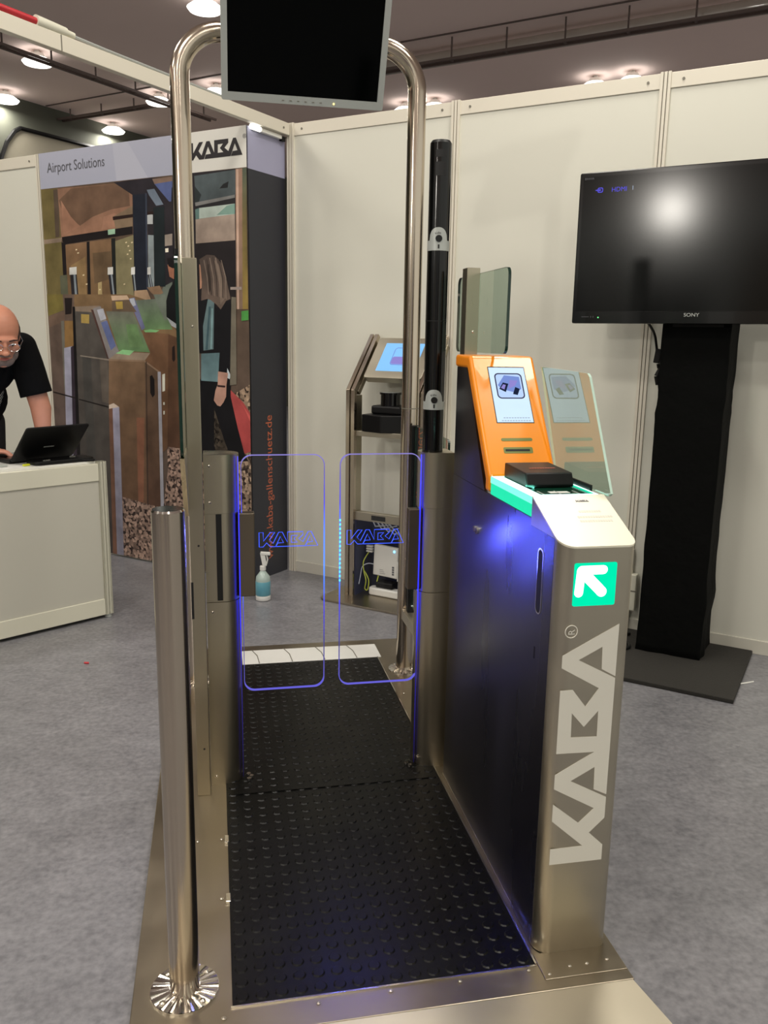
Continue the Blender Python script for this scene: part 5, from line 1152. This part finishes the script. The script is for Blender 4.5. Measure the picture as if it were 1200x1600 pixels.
HM=Matrix(((hx.x,-fdir.x,hz.x,HC.x),(hx.y,-fdir.y,hz.y,HC.y),(hx.z,-fdir.z,hz.z,HC.z),(0,0,0,1)))  # head local: -y is the face
HS=1.13
def hl(x,y,z): return HM@Vector((x*HS,y*HS,z*HS))
HR=HM.to_3x3().to_4x4()
b=NB()
for (c,r,s) in (((0,.012,.035),.099,(.80,.98,.92)),((0,-.030,-.01),.080,(.84,.84,1.05)),((0,-.048,-.070),.050,(.92,.80,.75)),((0,-.072,-.093),.024,(1.0,.8,.7)),
    ((0,-.099,-.012),.014,(.72,1.0,2.0)),((0,-.110,-.030),.0145,(1.05,.95,.75)),((.012,-.102,-.033),.009,(1,1,.8)),((-.012,-.102,-.033),.009,(1,1,.8)),
    ((0,-.088,.022),.030,(1.7,.5,.38)),((.040,-.066,-.022),.026,(1,.8,.8)),((-.040,-.066,-.022),.026,(1,.8,.8)),
    ((0,-.088,-.056),.017,(1.35,.55,.35)),((0,-.087,-.066),.016,(1.2,.6,.4)),
    ((.080,.010,-.008),.022,(.32,.7,1.25)),((-.080,.010,-.008),.022,(.32,.7,1.25))):
    ball(b,hl(*c),r*HS,s,HR)
caps(b,hl(0,.03,-.05),NECK,.058,.066); ball(b,NECK+Vector((0,.02,-.05)),.085,(1.5,1,.8))
CH=Vector((-.362,.54,1.235)); WA=Vector((-.365,.63,1.07)); PE=Vector((-.372,.70,.955))
ball(b,CH,.125,(1.30,.88,1.2)); ball(b,WA,.12,(1.22,.92,1.1)); ball(b,PE,.125,(1.25,.95,.95)); caps(b,CH,PE,.11,.11)
for i,s in ((0,1),(1,-1)):
    caps(b,SHd[i],EL[i],.056,.049); caps(b,EL[i],WR[i],.050,.032); caps(b,CH+Vector((s*.08,-.02,.07)),SHd[i],.07,.056)
    hp=PE+Vector((s*.088,.01,-.02)); kn=Vector((hp.x+s*.02,.735,.50)); an=Vector((kn.x+s*.01,.78,.09))
    caps(b,hp,kn,.088,.056); caps(b,kn,an,.055,.036); ball(b,an+Vector((s*.012,-.07,-.05)),.05,(.85,2.3,.7))
# hands: palm, four fingers and a thumb each
def hand(w,d,side,up_,lift):
    d=Vector(d).normalized(); up_=Vector(up_); up_=(up_-d*up_.dot(d)).normalized(); lat=d.cross(up_)*side     # lat: towards the thumb
    caps(b,w,w+d*.03,.027,.026); 
    for k in range(4): caps(b,w+d*.012+lat*(.026-.0175*k),w+d*.082+lat*(.030-.020*k)-up_*.006,.0165,.0125)
    for k,L_ in enumerate((.068,.076,.071,.056)):
        q0=w+d*(.085-.003*abs(k-1))+lat*(.030-.020*k)-up_*.005; sp=lat*(.10-.07*k)
        q1=q0+(d+sp*.8+up_*.15*lift)*L_*.45; q2=q1+(d+sp*.6-up_*.45)*L_*.33; q3=q2+(d*.8-up_*.75)*L_*.24
        caps(b,q0,q1,.0098,.0090); caps(b,q1,q2,.0090,.0083); caps(b,q2,q3,.0083,.0075)
    t0=w+d*.020+lat*.022; t1=t0+(d*.55+lat*.80-up_*.1)*.040; t2=t1+(d*.85+lat*.35-up_*.15)*.034
    caps(b,t0,t1,.0145,.0115); caps(b,t1,t2,.0110,.0088)
hand(WR[0],(.15,-.85,-.28),1,(0,-.2,1),0)
hand(WR[1],(.86,-.42,-.30),1,(0.3,-.1,1),1)
body=remesh(b,.0046,3)
T=Thing('person','balding person with glasses and grey beard in a black T-shirt leaning over the laptop','person',(-.39,.72,0),COUNT)
bo=T.part('body',body,SKIN,smooth='all')
for p in bo.data.polygons: p.use_smooth=True
# T-shirt
b=NB()
ball(b,CH,.139,(1.30,.92,1.2)); ball(b,WA,.140,(1.20,.95,1.1)); ball(b,PE+Vector((0,0,.03)),.145,(1.18,.98,.8)); caps(b,CH,PE,.128,.136); ball(b,CH+Vector((0,.0,.10)),.10,(1.5,.9,.6))
for i,s in ((0,1),(1,-1)):
    caps(b,CH+Vector((s*.06,-.01,.075)),SHd[i],.086,.071)
    e=SHd[i].lerp(EL[i],.78); d=(EL[i]-SHd[i]).normalized()
    ball(b,SHd[i],.071); cyl(b,SHd[i],e,.070,28,r1=.080)
cyl(b,NECK+Vector((0,.015,-.06)),NECK+Vector((.004,.008,-.018)),.088,28,r1=.076)
shirt=remesh(b,.007,3)
bm=NB(); bm.from_mesh(shirt)
for v in bm.verts: 
    n_=noise.noise(Vector((v.co.x*9,v.co.y*9,v.co.z*7)))*.005; v.co+=v.normal*n_
bm.to_mesh(shirt); bvh=BVHTree.FromBMesh(bm); bm.free()
sh=T.part('tshirt',shirt,NAVYT,smooth='all',label='black T-shirt with a pale winged print')
# winged print laid on the chest
b=NB()
def feather(pts):
    n=len(pts); q=tessellate_polygon([[Vector((x,z,0)) for x,z in pts]])
    vs=[]
    for x,z in pts:
        h=bvh.ray_cast(Vector((x,-.2,z)),Vector((0,1,0)))
        y=h[0].y-.003 if h[0] else .4
        vs.append(b.verts.new((x,y,z)))
    for t in q:
        try: b.faces.new([vs[i] for i in t])
        except ValueError: pass
def wing_(sx):
    X=lambda v:-.375+sx*v
    for k in range(9):
        z0=1.06-.017*k; L_=.135-.011*k
        P=[]; m=7
        for i in range(m+1): t=i/m; P.append((X(.012+L_*t),z0+.075*t*t*(1-k*.07)-.01))
        for i in range(m,-1,-1): t=i/m; P.append((X(.012+L_*t*.98),z0+.075*t*t*(1-k*.07)-.0225+.008*t))
        feather(P)
wing_(1); wing_(-1)
feather([(-.375+.014*cos(a),1.01+.05*sin(a)) for a in [2*pi*k/14 for k in range(14)]])
T.part('shirt_print',b,DECAL,sh)
# trousers and shoes
b=NB(); ball(b,PE+Vector((0,0,-.03)),.133,(1.24,.98,.85))
for s in (1,-1):
    hp=PE+Vector((s*.088,.01,-.02)); kn=Vector((hp.x+s*.02,.735,.50)); an=Vector((kn.x+s*.01,.78,.10))
    caps(b,hp,kn,.098,.068); caps(b,kn,an,.068,.058,flat1=True)
T.part('trousers',remesh(b,.009,3),mat('dark_grey_trousers',(34,34,38),.8,0,var=.2,scale=20),smooth='all')
for s in (1,-1):
    b=NB(); kx=PE.x+s*.088+s*.03; ball(b,Vector((kx+s*.012,.71,.045)),.055,(.86,2.35,.78)); box(b,kx-.042+s*.012,kx+.042+s*.012,.60,.82,.002,.02)
    T.part('shoe',remesh(b,.006,3),BLACKM,smooth='all')
# hair fringe, beard, glasses, eyes
HAIR=mat('short_dark_hair',(58,42,36),.85,0,var=.3,scale=60,bump=.5,bscale=150); BEARD=mat('grizzled_beard',(128,112,106),.9,0,var=.35,scale=70,bump=.6,bscale=160)
b=NB(); ball(b,hl(0,.030,.012),.100*HS,(.905,.95,.98),HR)
bmesh.ops.bisect_plane(b,geom=b.verts[:]+b.edges[:]+b.faces[:],plane_co=hl(0,-.048,0),plane_no=HM.to_3x3()@Vector((0,-1,.1)),clear_outer=True)
bmesh.ops.bisect_plane(b,geom=b.verts[:]+b.edges[:]+b.faces[:],plane_co=hl(0,0,.092),plane_no=HM.to_3x3()@Vector((0,-.35,1)),clear_outer=True)
T.part('hair',b,HAIR,smooth='all',label='short dark hair round the sides of the bald head')
b=NB()
ball(b,hl(0,-.052,-.084),.050*HS,(1.02,.84,.62),HR); ball(b,hl(.046,-.030,-.062),.036*HS,(.65,1.1,1.0),HR); ball(b,hl(-.046,-.030,-.062),.036*HS,(.65,1.1,1.0),HR)
ball(b,hl(0,-.095,-.048),.018*HS,(1.5,.45,.32),HR)
T.part('beard',remesh(b,.0045,2),BEARD,smooth='all',label='short grey beard')
LIP=mat('lip_skin',(156,84,80),.45); b=NB(); ball(b,hl(0,-.099,-.060),.014*HS,(1.4,.4,.34),HR); T.part('mouth',b,LIP,smooth='all')
EYEW=mat('eye_white',(220,212,204),.2); IRIS=mat('dark_iris',(50,38,30),.2)
for s in (1,-1):
    b=NB(); ball(b,hl(s*.031,-.086,.002),.0115*HS,(1,.8,.45),HR); e=T.part('eye',b,EYEW,smooth='all')
    b=NB(); ball(b,hl(s*.031,-.0945,.000),.0046*HS,(1,.4,1),HR); T.part('iris',b,IRIS,e,smooth='all')
    b=NB(); tube(b,[hl(s*.015,-.101,.021),hl(s*.032,-.102,.026),hl(s*.050,-.088,.020)],.0034,8); T.part('eyebrow',b,HAIR,smooth=True)
G=[]
b=NB()
for s in (1,-1):
    tube(b,[hl(s*.034+.024*cos(a),-.112+.006*abs(cos(a)),-.004+.017*sin(a)) for a in [2*pi*k/20 for k in range(20)]],.0011,6,closed=True)
    tube(b,[hl(s*.058,-.106,.004),hl(s*.079,-.06,.004),hl(s*.083,.005,.002)],.0013,6)
tube(b,[hl(-.010,-.112,-.002),hl(0,-.115,.002),hl(.010,-.112,-.002)],.0011,6)
gl_=T.part('glasses',b,CHROME,smooth=True,label='thin metal framed glasses')
for s in (1,-1):
    b=NB(); o=[(s*.034+.0232*cos(a),-.004+.0162*sin(a)) for a in [2*pi*k/20 for k in range(20)]]; prism(b,o,lambda x,z:hl(x,-.1095,z),lambda x,z:hl(x,-.1100,z)); T.part('lens',b,ACRYL,gl_)
